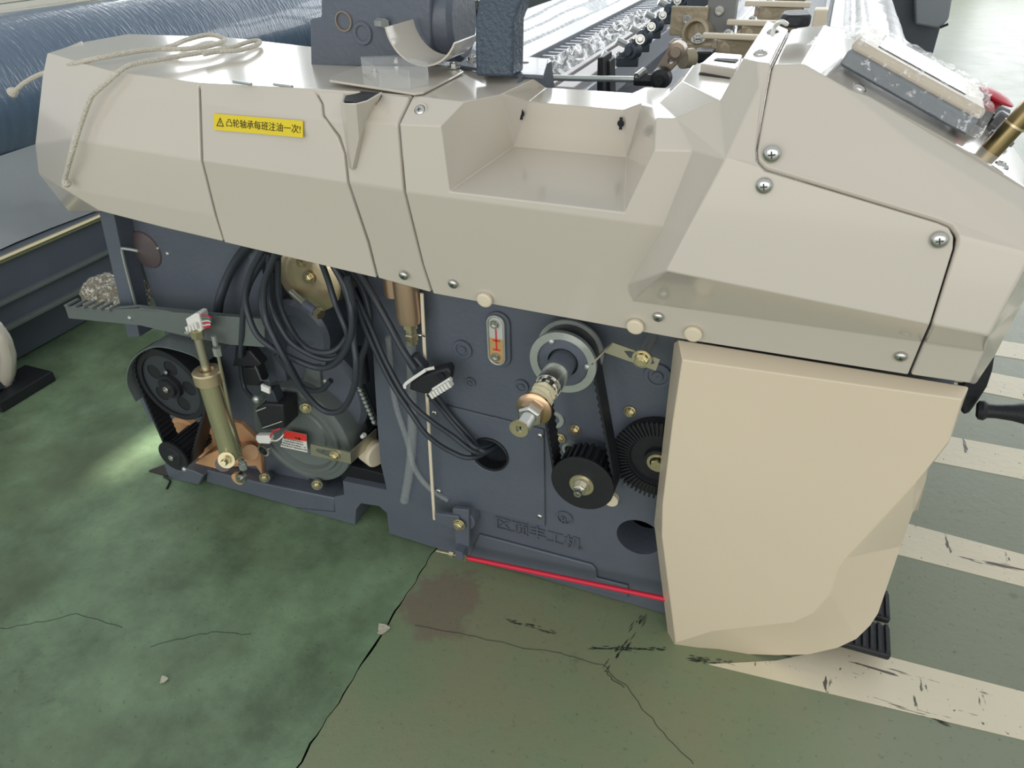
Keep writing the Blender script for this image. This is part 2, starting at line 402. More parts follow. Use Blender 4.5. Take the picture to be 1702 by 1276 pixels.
# thin cracks in the paint
def crack(pts, r):
    b = MB(); P = []
    for (x0, y0), (x1, y1) in zip(pts, pts[1:]):
        for k in range(6):
            t = k/6; P.append(Z(x0+(x1-x0)*t+random.uniform(-3, 3), y0+(y1-y0)*t+random.uniform(-1.5, 1.5), .0005))
    b.tube(P, r, 4, 1, flat=.0006); return b.build('hairline_crack', DARK, floor, 0)
crack([(690, 1040), (780, 1055), (860, 1075), (930, 1085), (1000, 1105), (1040, 1140), (1075, 1185), (1120, 1235), (1160, 1276)], .00045)
crack([(1005, 1114), (1022, 1132), (1038, 1143)], .0012)
crack([(250, 1075), (300, 1062), (350, 1050), (430, 1055)], .0004)
crack([(0, 1045), (60, 1034), (130, 1020), (220, 1048)], .0004)
def scuff(pts, n, spread, size):
    """broken black rubber scuffs scattered along a path"""
    b = MB()
    for i in range(n):
        t = random.random()*(len(pts)-1); k = int(t); f_ = t-k
        a = Vector(pts[k]).lerp(Vector(pts[k+1]), f_); d = (Vector(pts[k+1])-Vector(pts[k])).normalized()
        c = Z(a.x+random.gauss(0, spread), a.y+random.gauss(0, spread*.5), .0004)
        e = Z(a.x+d.x*4, a.y+d.y*4, .0004)-Z(a.x, a.y, .0004); e.normalize(); w = Vector((-e.y, e.x, 0))
        l = size*random.uniform(.4, 1.6); h = size*random.uniform(.06, .2)
        b.prism([c-e*l, c-w*h, c+e*l*.8, c+w*h], (0, 0, .0003))
    o = b.build('scuff_marks', mat('rubber_scuff', (52, 56, 48), .6), floor, 0); o['kind'] = 'stuff'; return o
scuff([(840, 1030), (880, 1040), (925, 1052)], 26, 3, .008)
scuff([(985, 1077), (1040, 1078), (1105, 1079)], 40, 2.5, .010)
scuff([(1005, 1115), (1045, 1060), (1070, 1025)], 26, 5, .012)
scuff([(1150, 1095), (1180, 1098), (1225, 1103)], 40, 5, .007)
scuff([(1300, 1088), (1400, 1115), (1440, 1125)], 34, 2, .012)
scuff([(1290, 1120), (1400, 1147), (1500, 1175), (1580, 1205)], 50, 2.5, .012)
scuff([(1500, 895), (1560, 915), (1610, 940)], 40, 4, .016)
scuff([(1430, 1140), (1470, 1115), (1510, 1100)], 24, 2.5, .010)
scuff([(1550, 765), (1585, 762), (1620, 756)], 20, 2, .010)
# far wall with daylit windows (beyond the top of the frame)
WY = 17.0
b = MB()
slots = []
xs0 = -17.8
for k in range(11):
    slots.append((xs0+k*2.6+.35, xs0+k*2.6+2.25))
def rect(x0, x1, z0, z1, y): return [Vector((x0, y, z0)), Vector((x1, y, z0)), Vector((x1, y, z1)), Vector((x0, y, z1))]
holes = [rect(a, c, z0, z1, WY) for a, c in slots for z0, z1 in ((.9, 4.7), (4.95, 9.2))]
GAP = rect(.34, .46, 9.93, 10.38, WY)   # unseen slot added to the wall to shape one sunbeam
b.prism(rect(-24, 14, 0, 12.5, WY), (0, .25, 0), holes+[GAP])
struct(b.build('wall_back', WALLP, None, 0))
k = 0
for a, c in slots:
    for z0, z1 in ((.9, 4.7), (4.95, 9.2)):
        k += 1
        w = struct(MB().box(((a+c)/2, WY+.12, (z0+z1)/2), (c-a, .02, z1-z0)).build('window_%d' % k, DAYLIGHT, None, 0))
        fr = MB()
        for t in (1/3, 2/3): fr.box((a+(c-a)*t, WY+.08, (z0+z1)/2), (.05, .05, z1-z0))
        fr.box(((a+c)/2, WY+.08, z0+(z1-z0)*.5), (c-a, .05, .05))
        fr.build('window_bars', WALLP, w, 0)

# ================================================================ NEAR LOOM: BODY
# ---- casting / side frame
fr = thing('side_frame', (0, 0, 0), 'dark blue cast iron side frame of the near loom, standing on the green floor', 'machine frame')
F = [(613, 470), (627, 700), (632, 766), (643, 814), (570, 799), (572, 822), (556, 825), (557, 851), (493, 848), (617, 879), (594, 868), (592, 845), (600, 836), (630, 840), (643, 852), (648, 887), (724, 912), (1041, 991), (1140, 1014)]
pts = [Y(a, c, 0) for a, c in F]
for p in pts: p.z = max(p.z, 0.004)
pts[15].z = .004
pts += [Vector((.98, 0, .004)), Vector((.98, 0, 1.05)), Vector((-.1, 0, 1.05))]
pts = [p for i, p in enumerate(pts) if i not in (8, 9)]
# outline of the main plate (right part) and the stepped sill (left part) as one casting
main = [Y(613, 470), Y(627, 700), Y(632, 766), Y(643, 814), Y(570, 799), Y(572, 822), Y(556, 825), Y(557, 851), Y(494, 846)]
sill = [Y(494, 849), Y(590, 872), Y(592, 846), Y(600, 836), Y(630, 841), Y(643, 852), Y(647, 886), Y(724, 912)]
out = main + sill + [Vector((.78, 0, .004)), Vector((.78, 0, .12)), Vector((.98, 0, .12)), Vector((.98, 0, 1.05)), Vector((-.095, 0, 1.05))]
for p in out: p.z = max(p.z, .004)
MB().prism(out, (0, .09, 0), [circ(814, 755, 0, .046), circ(1062, 893, 0, .052)]).build('cast_plate', BLUE, fr, 20, .004)
# dark sheets added behind the openings, standing in for the shade inside
MB().box((.40, .13, .5), (1.0, .02, .95)).build('inner_shade_sheet', DARK, fr, 0)
MB().box((-.35, .34, .10), (.75, .02, .19)).build('low_shade_sheet', DARK, fr, 0)
MB().box((.40, .13, .06), (1.0, .02, .11)).build('low_shade_sheet', DARK, fr, 0)
MB().box((-.17, .125, .05), (.16, .02, .092)).build('low_shade_sheet', DARK, fr, 0)
# left sill beam
sl = [Y(300, 770), Y(345, 782), Y(430, 800), Y(556, 826), Y(557, 851), Y(494, 848), Y(420, 822), Y(343, 803), Y(300, 792)]
sl = [Y(343, 781), Y(430, 802), Y(556, 828), Y(556, 851), Y(494, 846), Y(487, 843), Y(343, 804)]
for p in sl: p.z = max(p.z, .004)
MB().prism(sl, (0, .42, 0)).build('sill_beam', BLUE, fr, 20, .004)
b = MB(); b.prism([Y(567, 770, .02), Y(642, 789, .02), Y(642, 816, .02), Y(567, 800, .02)], (0, .3, 0)); b.build('cross_sill', DARK, fr, 20, .002)
b = MB(); b.prism([Y(272, 772, -.02), Y(283, 772, -.02), Y(322, 783, -.02), Y(338, 790, -.02), Y(330, 806, -.02), Y(281, 795, -.02)], (0, .2, 0)); b.build('foot_block', BLUE, fr, 20, .003)
# raised machined rib along the foot of the plate
rb = [Y(798, 885), Y(985, 935), Y(992, 943), Y(993, 957), Y(1045, 970), Y(1045, 990), Y(780, 928)]
MB().prism(rb, (0, -.008, 0)).build('raised_rib', BLUE, fr, 20, .003)
# left post and back panels
b = MB(); P = [Y(164, 352, 0), Y(188, 352, 0), Y(232, 560, 0), Y(212, 560, 0)]; b.prism(P, (0, .05, 0)); b.build('left_post', BLUE, fr, 0, .002)
b = MB(); b.prism([Vector((-.80, .05, .05)), Vector((-.42, .05, .05)), Vector((-.42, .05, 1.1)), Vector((-.80, .05, 1.1))], (0, .02, 0)); b.build('left_panel', BLUE, fr, 0)
b = MB(); b.prism([Vector((-.45, .30, .02)), Vector((-.08, .30, .02)), Vector((-.08, .30, 1.1)), Vector((-.45, .30, 1.1))], (0, .02, 0)); b.build('rear_panel', BLUE, fr, 0)
MB().box((-.425, .17, .6), (.03, .26, 1.0)).build('partition', BLUE, fr, 0)
MB().box((-.10, .2, .6), (.03, .22, .9)).build('partition', BLUE, fr, 0)
MB().box((.10, .28, .93), (1.75, .26, .12)).build('top_beam', BLUE, fr, 0)
for (a, c) in ((262, 412), (279, 421)):
    place(DOME, 'rivet', fr, Y(a, c, .05), NY, 0, .006)
b = MB(); b.lathe(Y(242, 415, .05), (0, -1, 0), [(0, .05), (.004, .048), (.012, .03), (.02, .001)], 20, cap=False); b.build('brown_paper_tag', mat('brown_tag_paper', (92, 82, 84), .5), fr)  # brown paper tag, modelled as a domed boss
MB().box((.99, .06, .80), (.08, .10, .14)).build('corner_bracket', BLUE, fr, 0, .004)
# access plate with its round cable hole
cp = thing('access_plate', Y(815, 860, 0), 'dark blue flat access plate with a round cable hole, screwed to the side frame', 'access plate')
MB().prism([Y(712, 664), Y(905, 712), Y(907, 872), Y(729, 828)], (0, -.006, 0), [circ(814, 755, 0, .046)]).build('plate', BLUE, cp, 20, .0015)
for a, c in ((722, 686), (898, 724), (729, 816), (897, 858)): place(SCREW, 'screw', cp, Y(a, c, -.006), NY, random.random(), .0075)
MB().ring(Y(814, 755, -.008), (0, 1, 0), .043, .047, .03).build('hole_rim', RUBBER, cp)
# foundry lettering and bosses
def emb(px, py, y, r, nm='cast_boss'):
    MB().lathe(Y(px, py, y), NY, [(0, r), (.006, r*.96), (.006, r*.7), (.003, r*.66), (.003, r*.4), (.007, r*.36), (.007, .001)], 20, cap=False).build(nm, BLUE, fr)
emb(770, 579, 0, .022); emb(783, 634, 0, .012); emb(1094, 623, 0, .028); emb(868, 640, 0, .016)
o0 = Y(826, 876, 0); ux = Vector((1, 0, 0)); uz = Vector((0, 0, 1))
text_mesh('区顶丰工机', 'cast_lettering', BLUE, fr, o0, ux, uz, .22, .042, .005)
MB().ring(Y(939, 859, 0), NY, .0165, .0195, .005, 28).build('cast_ring_mark', BLUE, fr)
text_mesh('R', 'cast_mark', BLUE, fr, Y(934, 866, 0), ux, uz, .014, None, .005)
text_mesh('9-30-5', 'cast_number', BLUE, fr, Y(773, 687, 0), ux, uz, .085, .012, .004)
for a, c in ((835, 912), (952, 943)): place(SOCKET, 'drilled_hole', fr, Y(a, c, -.007), NY, 0, .004).data = MB().lathe((0, 0, 0), (0, 0, 1), [(0, 1), (.2, .9), (.21, .01)], 12, cap=False).build('tmp', DARK, None).data
bpy.data.objects.remove(bpy.data.objects['tmp']) if 'tmp' in bpy.data.objects else None
bpy.data.objects.remove(bpy.data.objects['tmp.001']) if 'tmp.001' in bpy.data.objects else None
# loose bolts of the plate
for a, c, r in ((1047, 684, .0095), (955, 714, .0095), (931, 728, .0085)): place(HEXG, 'hex_bolt', fr, Y(a, c, -.002), NY, .3, r)
MB().ring(Y(949, 742, 0), NY, .011, .017, .012, 24).build('spacer_ring', ZINC, fr)
MB().ring(Y(922, 695, 0), NY, .012, .022, .005, 24).build('washer', ZINC, fr)
MB().lathe(Y(1017, 826, 0), NY, [(0, .017), (.012, .017), (.012, .001)], 24, cap=False).build('cream_plug', CREAMP, fr)
MB().lathe(Y(1047, 806, 0), NY, [(0, .014), (.008, .014), (.008, .001)], 20, cap=False).build('round_boss', BLUE, fr)

# ---- covers
BV = .0045
def stations(rows): return rows
T1 = thing('rear_cover', Y(165, 352, 0), 'beige glossy rear end cover with a chamfered corner, white rope lying over it', 'machine cover')
V = {}
prof = {0: dict(t=(78, 88, .03), s=(70, 127, .01), c=(58, 240, .0), l=(64, 288, .0), b=(116, 354, .01)),
        1: dict(t=(180, 118, -.045), s=(157, 157, -.07), c=(119, 231, -.10), l=(102, 312, -.095), b=(165, 351, -.085)),
        2: dict(t=(329, 138, -.06), s=(330, 172, -.07), c=(333, 266, -.102), l=(356, 358, -.10), b=(370, 402, -.098))}
for i, d in prof.items():
    for k, (a, c, y) in d.items(): V[k+str(i)] = Y(a, c, y)
V['b1'] = Y(168, 352, -.085)
V['bm'] = Y(272, 379, -.092)
V['lb'] = Y(98, 318, -.02)
faces = []
for i in (0, 1):
    for u, w in (('t', 's'), ('s', 'c'), ('c', 'l')):
        faces.append([u+str(i), u+str(i+1), w+str(i+1), w+str(i)])
faces += [['l0', 'l1', 'b1', 'b0'], ['l1', 'l2', 'b2', 'bm', 'b1']]
# end face running back, and top plate out to the third seam
BK = Vector((0, .42, 0))
V['t2'] = Y(329, 138, -.06); V['t3'] = Y(523, 148, -.105); V['t4'] = Y(684, 159, -.108)
V['K1'] = Z(214, 56, 1.186); V['K0'] = Z(132, 71, 1.186)
V['K2'] = Z(384, 62, 1.184); V['K3'] = Z(560, 82, 1.184); V['K4'] = Z(765, 112, 1.187)
for k in ('s0', 'c0', 'l0', 'b0'): V[k+'k'] = V[k]+Vector((.03, .10, 0))
V['t0k'] = V['K0']
faces += [['t0', 't1', 't2', 't3', 't4', 'K4', 'K3', 'K2', 'K1', 'K0']]
for u, w in (('t', 's'), ('s', 'c'), ('c', 'l'), ('l', 'b')): faces.append([u+'0', w+'0', w+'0k', u+'0k'])
shell('shell', BEIGE, T1, V, faces, .012, BV, 3, (0, -1, .6), True, 6)
for (a, c), (a2, c2) in (((388, 135), (418, 140)), ((455, 140), (486, 144))):
    p = Y(a, c, -.083); q = Y(a2, c2, -.09); b = MB(); b.tube([p, q], .0028, 6, 1); b.build('hinge_slot', ZINC, T1)

T2 = thing('hinged_cover', Y(470, 410, 0), 'beige hinged front cover carrying the yellow warning sticker', 'machine cover')
V = {'t0': Y(332, 139, -.06), 's0': Y(334, 173, -.071), 'c0': Y(337, 267, -.102), 'l0': Y(360, 359, -.10), 'b0': Y(373, 403, -.098),
     't1': Y(520, 149, -.105), 'w1': Y(533, 172, -.118), 'w2': Y(535, 192, -.13), 's1': Y(541, 200, -.136), 'x1': Y(561, 228, -.141), 'x2': Y(571, 256, -.146), 'c1': Y(576, 303, -.15), 'l1': Y(610, 403, -.114), 'b1': Y(625, 462, -.10)}
shell('panel', BEIGE, T2, V, [['t0', 't1', 'w1', 'w2', 's1', 's0'], ['s0', 's1', 'x1', 'x2', 'c1', 'c0'], ['c0', 'c1', 'l1', 'l0'], ['l0', 'l1', 'b1', 'b0']], .012, BV, 3, (0, -1, .3), True, 6)
A, B, C = V['s0'], V['s1'], V['c0']
stk = [PL(a, c, A, B, C) for a, c in ((358, 189), (506, 201), (506, 229), (358, 216))]
n = (stk[1]-stk[0]).cross(stk[0]-stk[3]).normalized()
if n.y > 0: n = -n
stk = [p+n*.003 for p in stk]
sticker = MB().prism(stk, n*.0006).build('warning_sticker', YELLOW, T2, 0)
ux = (stk[1]-stk[0]).normalized(); uy = (stk[0]-stk[3]).normalized(); Wd = (stk[1]-stk[0]).length; Hd = (stk[0]-stk[3]).length
o3 = stk[3]+n*.0007
text_mesh('凸轮轴承每班注油一次!', 'sticker_lettering', INK, sticker, o3+ux*(Wd*.155)+uy*(Hd*.27), ux, uy, Wd*.825, Hd*.5, .0004)
b = MB(); tri = [o3+ux*(Wd*.035)+uy*(Hd*.25), o3+ux*(Wd*.125)+uy*(Hd*.25), o3+ux*(Wd*.08)+uy*(Hd*.8)]
cc = (tri[0]+tri[1]+tri[2])/3
b.prism(tri, n*.0004, [[cc+(p-cc)*.72 for p in tri]])
b.prism([cc+ux*-.0007+uy*-.002, cc+ux*.0007+uy*-.002, cc+ux*.0009+uy*.004, cc-ux*.0009+uy*.004], n*.0004)
b.build('warning_triangle', INK, sticker, 0)

T3 = thing('pocket_cover', Y(670, 480, 0), 'narrow beige front cover with a funnel shaped pocket, between two seams', 'machine cover')
V = {'t0': Y(523, 149, -.105), 'w1': Y(536, 172, -.118), 'w2': Y(538, 191, -.13), 's0': Y(544, 200, -.136), 'x1': Y(564, 227, -.141), 'x2': Y(574, 256, -.146), 'c0': Y(579, 303, -.15), 'l0': Y(613, 403, -.114), 'b0': Y(628, 463, -.10),
     't1': Y(682, 159, -.109), 's1': Y(660, 205, -.16), 'c1': Y(669, 317, -.163), 'l1': Y(700, 438, -.122), 'b1': Y(716, 487, -.10),
     'm0': Y(572, 153, -.106), 'm1': Y(634, 156, -.112), 'n0': Y(570, 172, -.13), 'n1': Y(624, 172, -.135)}
shell('panel', BEIGE, T3, V, [['t0', 'm0', 'n0', 'n1', 'm1', 't1', 's1', 's0', 'w2', 'w1'], ['s0', 's1', 'c1', 'c0', 'x2', 'x1'], ['c0', 'c1', 'l1', 'l0'], ['l0', 'l1', 'b1', 'b0']], .012, BV, 3, (0, -1, .3), True, 6)
V = {'a': Y(565, 169, -.139), 'b': Y(572, 172, -.168), 'c': Y(592, 173, -.182), 'd': Y(612, 168, -.17), 'e': Y(636, 154, -.125),
     'p': Y(580, 279, -.150), 'q': Y(585, 283, -.158), 'r': Y(592, 279, -.1515), 'm': Y(597, 230, -.166), 'k': Y(610, 205, -.1425)}
shell('funnel', BEIGE, T3, V, [['a', 'b', 'q', 'p'], ['b', 'c', 'm', 'q'], ['c', 'd', 'k', 'm'], ['d', 'e', 'k'], ['m', 'k', 'r', 'q']], .003, .004, 3, (0, -1, .3), True, 6)
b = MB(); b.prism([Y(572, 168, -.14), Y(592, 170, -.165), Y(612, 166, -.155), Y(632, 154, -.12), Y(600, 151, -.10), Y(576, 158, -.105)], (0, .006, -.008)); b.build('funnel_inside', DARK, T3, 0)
place(SCREW, 'screw', T3, Y(671, 458, -.112), (0, -1, -.3), .4, .0095)

T4 = thing('front_cover', Y(1100, 560, 0), 'large beige front cover with a moulded tray recess and a bulging wedge', 'machine cover')
V = {}
def v(k, px, py, y): V[k] = Y(px, py, y)
v('a', 687, 159, -.109); v('b', 664, 206, -.162); v('c', 674, 319, -.163); v('d', 704, 440, -.122); v('e', 720, 488, -.10)
v('TL1', 732, 209, -.163); v('TLm', 772, 169, -.118)
zt = V['TLm'].z
def vz(k, px, py, z): V[k] = Z(px, py, z)
vz('TLb', 831, 156, zt-.01); vz('K1', 889, 131, zt+.002); vz('K0', 790, 118, zt+.002); vz('K00', 765, 112, zt+.002)
vz('D4', 880, 169, zt-.034); vz('D1', 909, 145, zt-.03); vz('D2', 1050, 154, zt-.03); vz('D3', 1036, 183, zt-.034)
vz('TRb', 1066, 172, zt-.012); vz('K2', 1071, 144, zt+.002); vz('K3', 1114, 146, zt+.002); vz('P34', 1094, 172, zt); vz('P5', 1087, 178, zt-.004)
v('FL', 747, 318, -.163); v('FR', 1038, 353, -.163)
z0 = (V['FL'].z+V['FR'].z)/2
v('BL', 854, 243, .05); v('BR', 1042, 261, .05)
v('P6', 1090, 196, -.130); v('P7', 1122, 197, -.135); v('R3', 1088, 249, -.163); v('P9', 1151, 250, -.164)
v('L1c', 1101, 377, -.163); v('L1d', 1044, 472, -.128); v('d2', 1044, 484, -.122)
v('P2', 1196, 166, -.125); zq = V['P2'].z; vz('P1', 1133, 135, zq); v('W3', 1234, 97, -.125); v('W4', 1259, 102, -.15); v('W5', 1263, 144, -.17); v('P12', 1206, 264, -.21)
vz('W6', 1188, 96, zq+.004); vz('K5', 1152, 108, zq); vz('S3', 1246, 150, zq); vz('S4', 1240, 97, zq+.004)
v('A1', 1281, 106, -.155); v('A2', 1264, 200, -.19); v('A3', 1256, 248, -.208); v('A4', 1257, 268, -.212); v('A5', 1270, 284, -.213)
v('A6', 1558, 371, -.213); v('A7', 1577, 379, -.213); v('A8', 1585, 394, -.214); v('A9', 1584, 414, -.216)
v('U1', 1545, 540, -.235); v('U0', 1107, 450, -.232); v('V0', 1052, 500, -.117); v('V1', 1532, 568, -.117); v('e1', 1122, 562, -.10); v('e2', 1509, 623, -.10)
vz('T1', 1275, 34, V['W3'].z+.012); vz('T2', 1310, 48, V['A1'].z+.012)
faces = [['b', 'TL1', 'FL', 'FR', 'R3', 'P9', 'L1c', 'c'], ['c', 'L1c', 'L1d', 'd2', 'd'], ['d', 'd2', 'V0', 'V1', 'e2', 'e1', 'e'],
         ['a', 'b', 'TL1', 'TLm'], ['a', 'TLm', 'TLb', 'K1', 'K0', 'K00'], ['TLb', 'D4', 'D1', 'K1'], ['D4', 'D3', 'D2', 'D1'], ['D3', 'TRb', 'K2', 'D2'],
         ['TRb', 'P5', 'P34', 'K3', 'K2'], ['TLb', 'D4', 'D3', 'TRb', 'BR', 'BL'], ['TL1', 'TLm', 'TLb', 'BL', 'FL'], ['TRb', 'P5', 'P6', 'R3', 'FR', 'BR'], ['FL', 'FR', 'BR', 'BL'],
         ['P5', 'P34', 'P7', 'P6'], ['P6', 'P7', 'P9', 'R3'], ['P34', 'P1', 'P2', 'P7'], ['P7', 'P2', 'P12', 'P9'], ['P2', 'W3', 'W4', 'W5', 'P12'],
         ['P34', 'K3', 'K5', 'P1'], ['P1', 'P2', 'S3', 'S4', 'W6', 'K5'], ['P12', 'W5', 'W4', 'A1', 'A2', 'A3', 'A4', 'A5'], ['P12', 'A5', 'A6', 'A7', 'A8', 'A9', 'U1', 'U0'],
         ['U0', 'U1', 'V1', 'V0'], ['P9', 'P12', 'U0', 'L1d', 'L1c'], ['U0', 'V0', 'd2', 'L1d'], ['W3', 'W4', 'A1', 'T2', 'T1'], ['W3', 'T1', 'T1d', 'W3d']]
V['T1d'] = V['T1']-Vector((0, 0, .24)); V['W3d'] = V['W3']-Vector((0, 0, .05))
V4 = dict(V)
shell('shell', BEIGE, T4, V, faces, .012, .0045, 3, (0, -1, .5), True, 7)
# ribbed block with slots on the sloping upper surface
b = MB(); b.prism([Z(a, c, zq) for a, c in ((1163, 121), (1222, 131), (1232, 106), (1184, 102))], (0, 0, .014)); b.build('raised_rib', BEIGE, T4, 20, .002)
b = MB(); b.prism([Z(a, c, zq+.0145) for a, c in ((1186, 100), (1222, 104), (1228, 99), (1192, 97))], (0, 0, .0008)); b.build('slot', DARK, T4, 0)
b = MB(); b.prism([Z(a, c, zq+.0012) for a, c in ((1161, 123), (1213, 132), (1214, 129.5), (1163, 120.5))], (0, 0, .0008)); b.build('slot', DARK, T4, 0)
# screws, plugs, keyhole slots
q = PL(698, 184, V['a'], V['b'], V['TL1'])
b = MB(); b.lathe(q, (0, -1, .8), [(-.004, .012), (.0015, .0125), (.0015, .010), (-.002, .009)], 20, cap=False); b.build('countersunk_recess', BEIGE, T4)
place(SCREW, 'screw', T4, q, (0, -1, .8), .3, .009)
for a, c, y, r in ((753, 472, -.114, .0095), (1094, 527, -.113, .0095), (1497, 593, -.111, .0095)): place(SCREW, 'screw', T4, Y(a, c, y), (0, -1, -.25), random.random(), r)
for a, c, y, r in ((1270, 309, -.217, .0108), (1561, 399, -.2185, .0108)): place(SCREW, 'screw', T4, Y(a, c, y), (0, -1, .05), random.random(), r)
for a, c in ((807, 496), (1057, 540), (1153, 552)): place(BUTTON, 'round_plug', T4, Y(a, c, -.105), (0, -1, -.15), 0, .0155).scale = (.0155, .0155, .010)
for a, c in ((869, 188), (1034, 203)):
    kb = 'BL' if a < 950 else 'BR'; p = PL(a, c, V['D4'], V['D3'], V[kb]); nb = (V['D3']-V['D4']).cross(V[kb]-V['D4']).normalized(); nb = nb if nb.y < 0 else -nb
    p = p+nb*.006
    b = MB(); b.lathe(p+nb*.0005, nb, [(0, .006), (.001, .006), (.001, .0001)], 16, cap=False); b.box(p+Vector((0, -.001, .006)), (.005, .002, .008)); b.box(p+Vector((0, -.001, -.006)), (.005, .002, .008)); b.build('keyhole_slot', DARK, T4, 0)

T5 = thing('console_cover', Y(1600, 600, 0), 'beige angular console cover at the right end, under the control terminal', 'machine cover')
V = {}
v('A1', 1285, 108, -.157); v('M1', 1336, 107, -.155); v('M2', 1400, 143, -.155); v('E1', 1444, 160, -.125); v('E2', 1614, 252, -.125); v('E3', 1745, 337, -.125)
v('Q2', 1516, 238, -.165); v('Q3', 1686, 339, -.17); v('Q4', 1726, 365, -.172)
v('R0', 1592, 393, -.214); v('R1', 1716, 424, -.218); v('A9', 1588, 413, -.216); v('A7', 1580, 375, -.213); v('A6', 1560, 367, -.213); v('A5', 1273, 280, -.213); v('A4', 1261, 267, -.212); v('A3', 1260, 248, -.208); v('A2', 1268, 200, -.19)
v('U1', 1548, 541, -.235); v('Rf', 1643, 559, -.235); v('V1', 1536, 569, -.117); v('Vf', 1634, 583, -.117); v('e2', 1513, 624, -.10); v('ef', 1610, 638, -.10)
v('sE', 1621, 640, -.06); v('sV', 1655, 590, -.06); v('sR', 1702, 500, -.10); v('sQ', 1762, 392, -.10)
for k in ('sE', 'sV', 'sR', 'sQ'): V[k+'b'] = V[k]+Vector((.0, .45, 0))
for k in ('E3',): V[k+'r'] = V[k]+Vector((.03, .03, -.02))
for k in ('M2', 'E1', 'E2', 'E3', 'M1'): V[k+'b'] = V[k]+Vector((0, .5, 0))
V['T2'] = Z(1314, 48, V['A1'].z+.012); V['T3'] = Z(1376, 40, V['M1'].z+.012)
faces = [['A1', 'M1', 'M2', 'Q2', 'Q3', 'Q4', 'R1', 'R0', 'A7', 'A6', 'A5', 'A4', 'A3', 'A2'], ['R0', 'R1', 'Rf', 'U1', 'A9'], ['U1', 'Rf', 'Vf', 'V1'], ['V1', 'Vf', 'ef', 'e2'],
         ['M2', 'E1', 'E2', 'E3', 'Q4', 'Q3', 'Q2'], ['A1', 'M1', 'T3', 'T2'], ['M1', 'M2', 'M2b', 'T3'], ['M2', 'E1', 'E1b', 'M2b'], ['E1', 'E2', 'E2b', 'E1b'], ['E2', 'E3', 'E3b', 'E2b'],
         ['Rf', 'sR', 'sV', 'Vf'], ['Vf', 'sV', 'sE', 'ef'], ['R1', 'sQ', 'sR', 'Rf'], ['Q4', 'E3', 'sQ', 'R1'], ['sQ', 'sQb', 'sRb', 'sR'], ['sR', 'sRb', 'sVb', 'sV'], ['sV', 'sVb', 'sEb', 'sE'], ['E3', 'E3b', 'sQb', 'sQ']]
V5 = dict(V)
shell('shell', BEIGE, T5, V, faces, .012, .0045, 3, (0, -1, .5), True, 7)
place(SCREW, 'screw', T5, Y(1283, 256, -.211), (0, -1, .05), .2, .0115)
nS = (V['E2']-V['E1']).cross(V['E1b']-V['E1']).normalized(); nS = nS if nS.z > 0 else -nS
sx = (V['E2']-V['E1']).normalized()
for a, c in ((1428, 147), (1664, 276)): place(SCREW, 'screw', T5, PL(a, c, V['E1'], V['E2'], V['E1b']), nS, .5, .0095)
# screws on the console top
for a, c in ((1285, 54), (1264, 90)): place(SCREW, 'screw', T4, PL(a, c, V4['W3'], V4['A1'], V4['T1']), (0, 0, 1), .5, .010)

# ---- lower skirt
T6 = thing('skirt_panel', Y(1250, 1085, -.05), 'cream moulded skirt panel hanging below the beige cover down to the floor', 'machine cover')
V = {}
v('a', 1127, 564, -.075); v('b', 1611, 642, -.075); v('c', 1120, 569, -.05); v('ai', 1134, 598, -.105)
v('l1', 1105, 700, -.055); v('l2', 1087, 870, -.05); v('l3', 1113, 1080, -.045); v('i1', 1118, 700, -.112); v('i2', 1101, 838, -.12); v('i25', 1100, 890, -.118); v('i3', 1123, 1068, -.085)
v('f1', 1135, 845, -.125); v('f2', 1184, 890, -.118); v('f3', 1184, 1049, -.082)
v('m1', 1320, 1034, -.085); v('m2', 1352, 1019, -.09); v('m3', 1380, 988, -.098); v('m4', 1395, 945, -.105); v('m5', 1406, 928, -.108); v('m6', 1522, 803, -.112); v('m7', 1540, 780, -.112); v('b2', 1577, 734, -.10); v('bi', 1600, 664, -.098)
v('n1', 1200, 1086, -.045); v('n2', 1290, 1089, -.04); v('n3', 1343, 1088, -.035); v('n4', 1392, 1077, -.03); v('n5', 1424, 1062, -.028); v('n6', 1447, 1040, -.026); v('n7', 1460, 1020, -.026); v('n8', 1498, 908, -.03); v('n9', 1517, 852, -.04); v('n10', 1524, 846, -.045); v('n11', 1540, 798, -.055); v('n12', 1542, 780, -.06); v('n13', 1577, 736, -.07); 
faces = [['a', 'b', 'bi', 'ai'], ['c', 'a', 'ai', 'i1', 'l1'], ['l1', 'i1', 'i2', 'l2'], ['l2', 'i2', 'i25'], ['l2', 'i25', 'i3', 'l3'],
         ['ai', 'bi', 'b2', 'm7', 'm6', 'm5', 'm4', 'm3', 'm2', 'm1', 'f3', 'f2', 'f1', 'i2', 'i1'], ['i2', 'f1', 'f2', 'i25'], ['i25', 'f2', 'f3', 'i3'],
         ['i3', 'f3', 'n1', 'l3'], ['f3', 'm1', 'n2', 'n1'], ['m1', 'm2', 'n3', 'n2'], ['m2', 'n4', 'n3'], ['m2', 'm3', 'n5', 'n4'], ['m3', 'm4', 'n7', 'n6', 'n5'], ['m4', 'm5', 'n8', 'n7'], ['m5', 'm6', 'n9', 'n8'], ['m6', 'm7', 'n12', 'n11', 'n10', 'n9'], ['m7', 'b2', 'n13', 'n12'], ['b2', 'bi', 'b', 'n13']]
shell('shell', SKIRT, T6, V, faces, .008, .0055, 3, (0, -1, 0), True, 8)

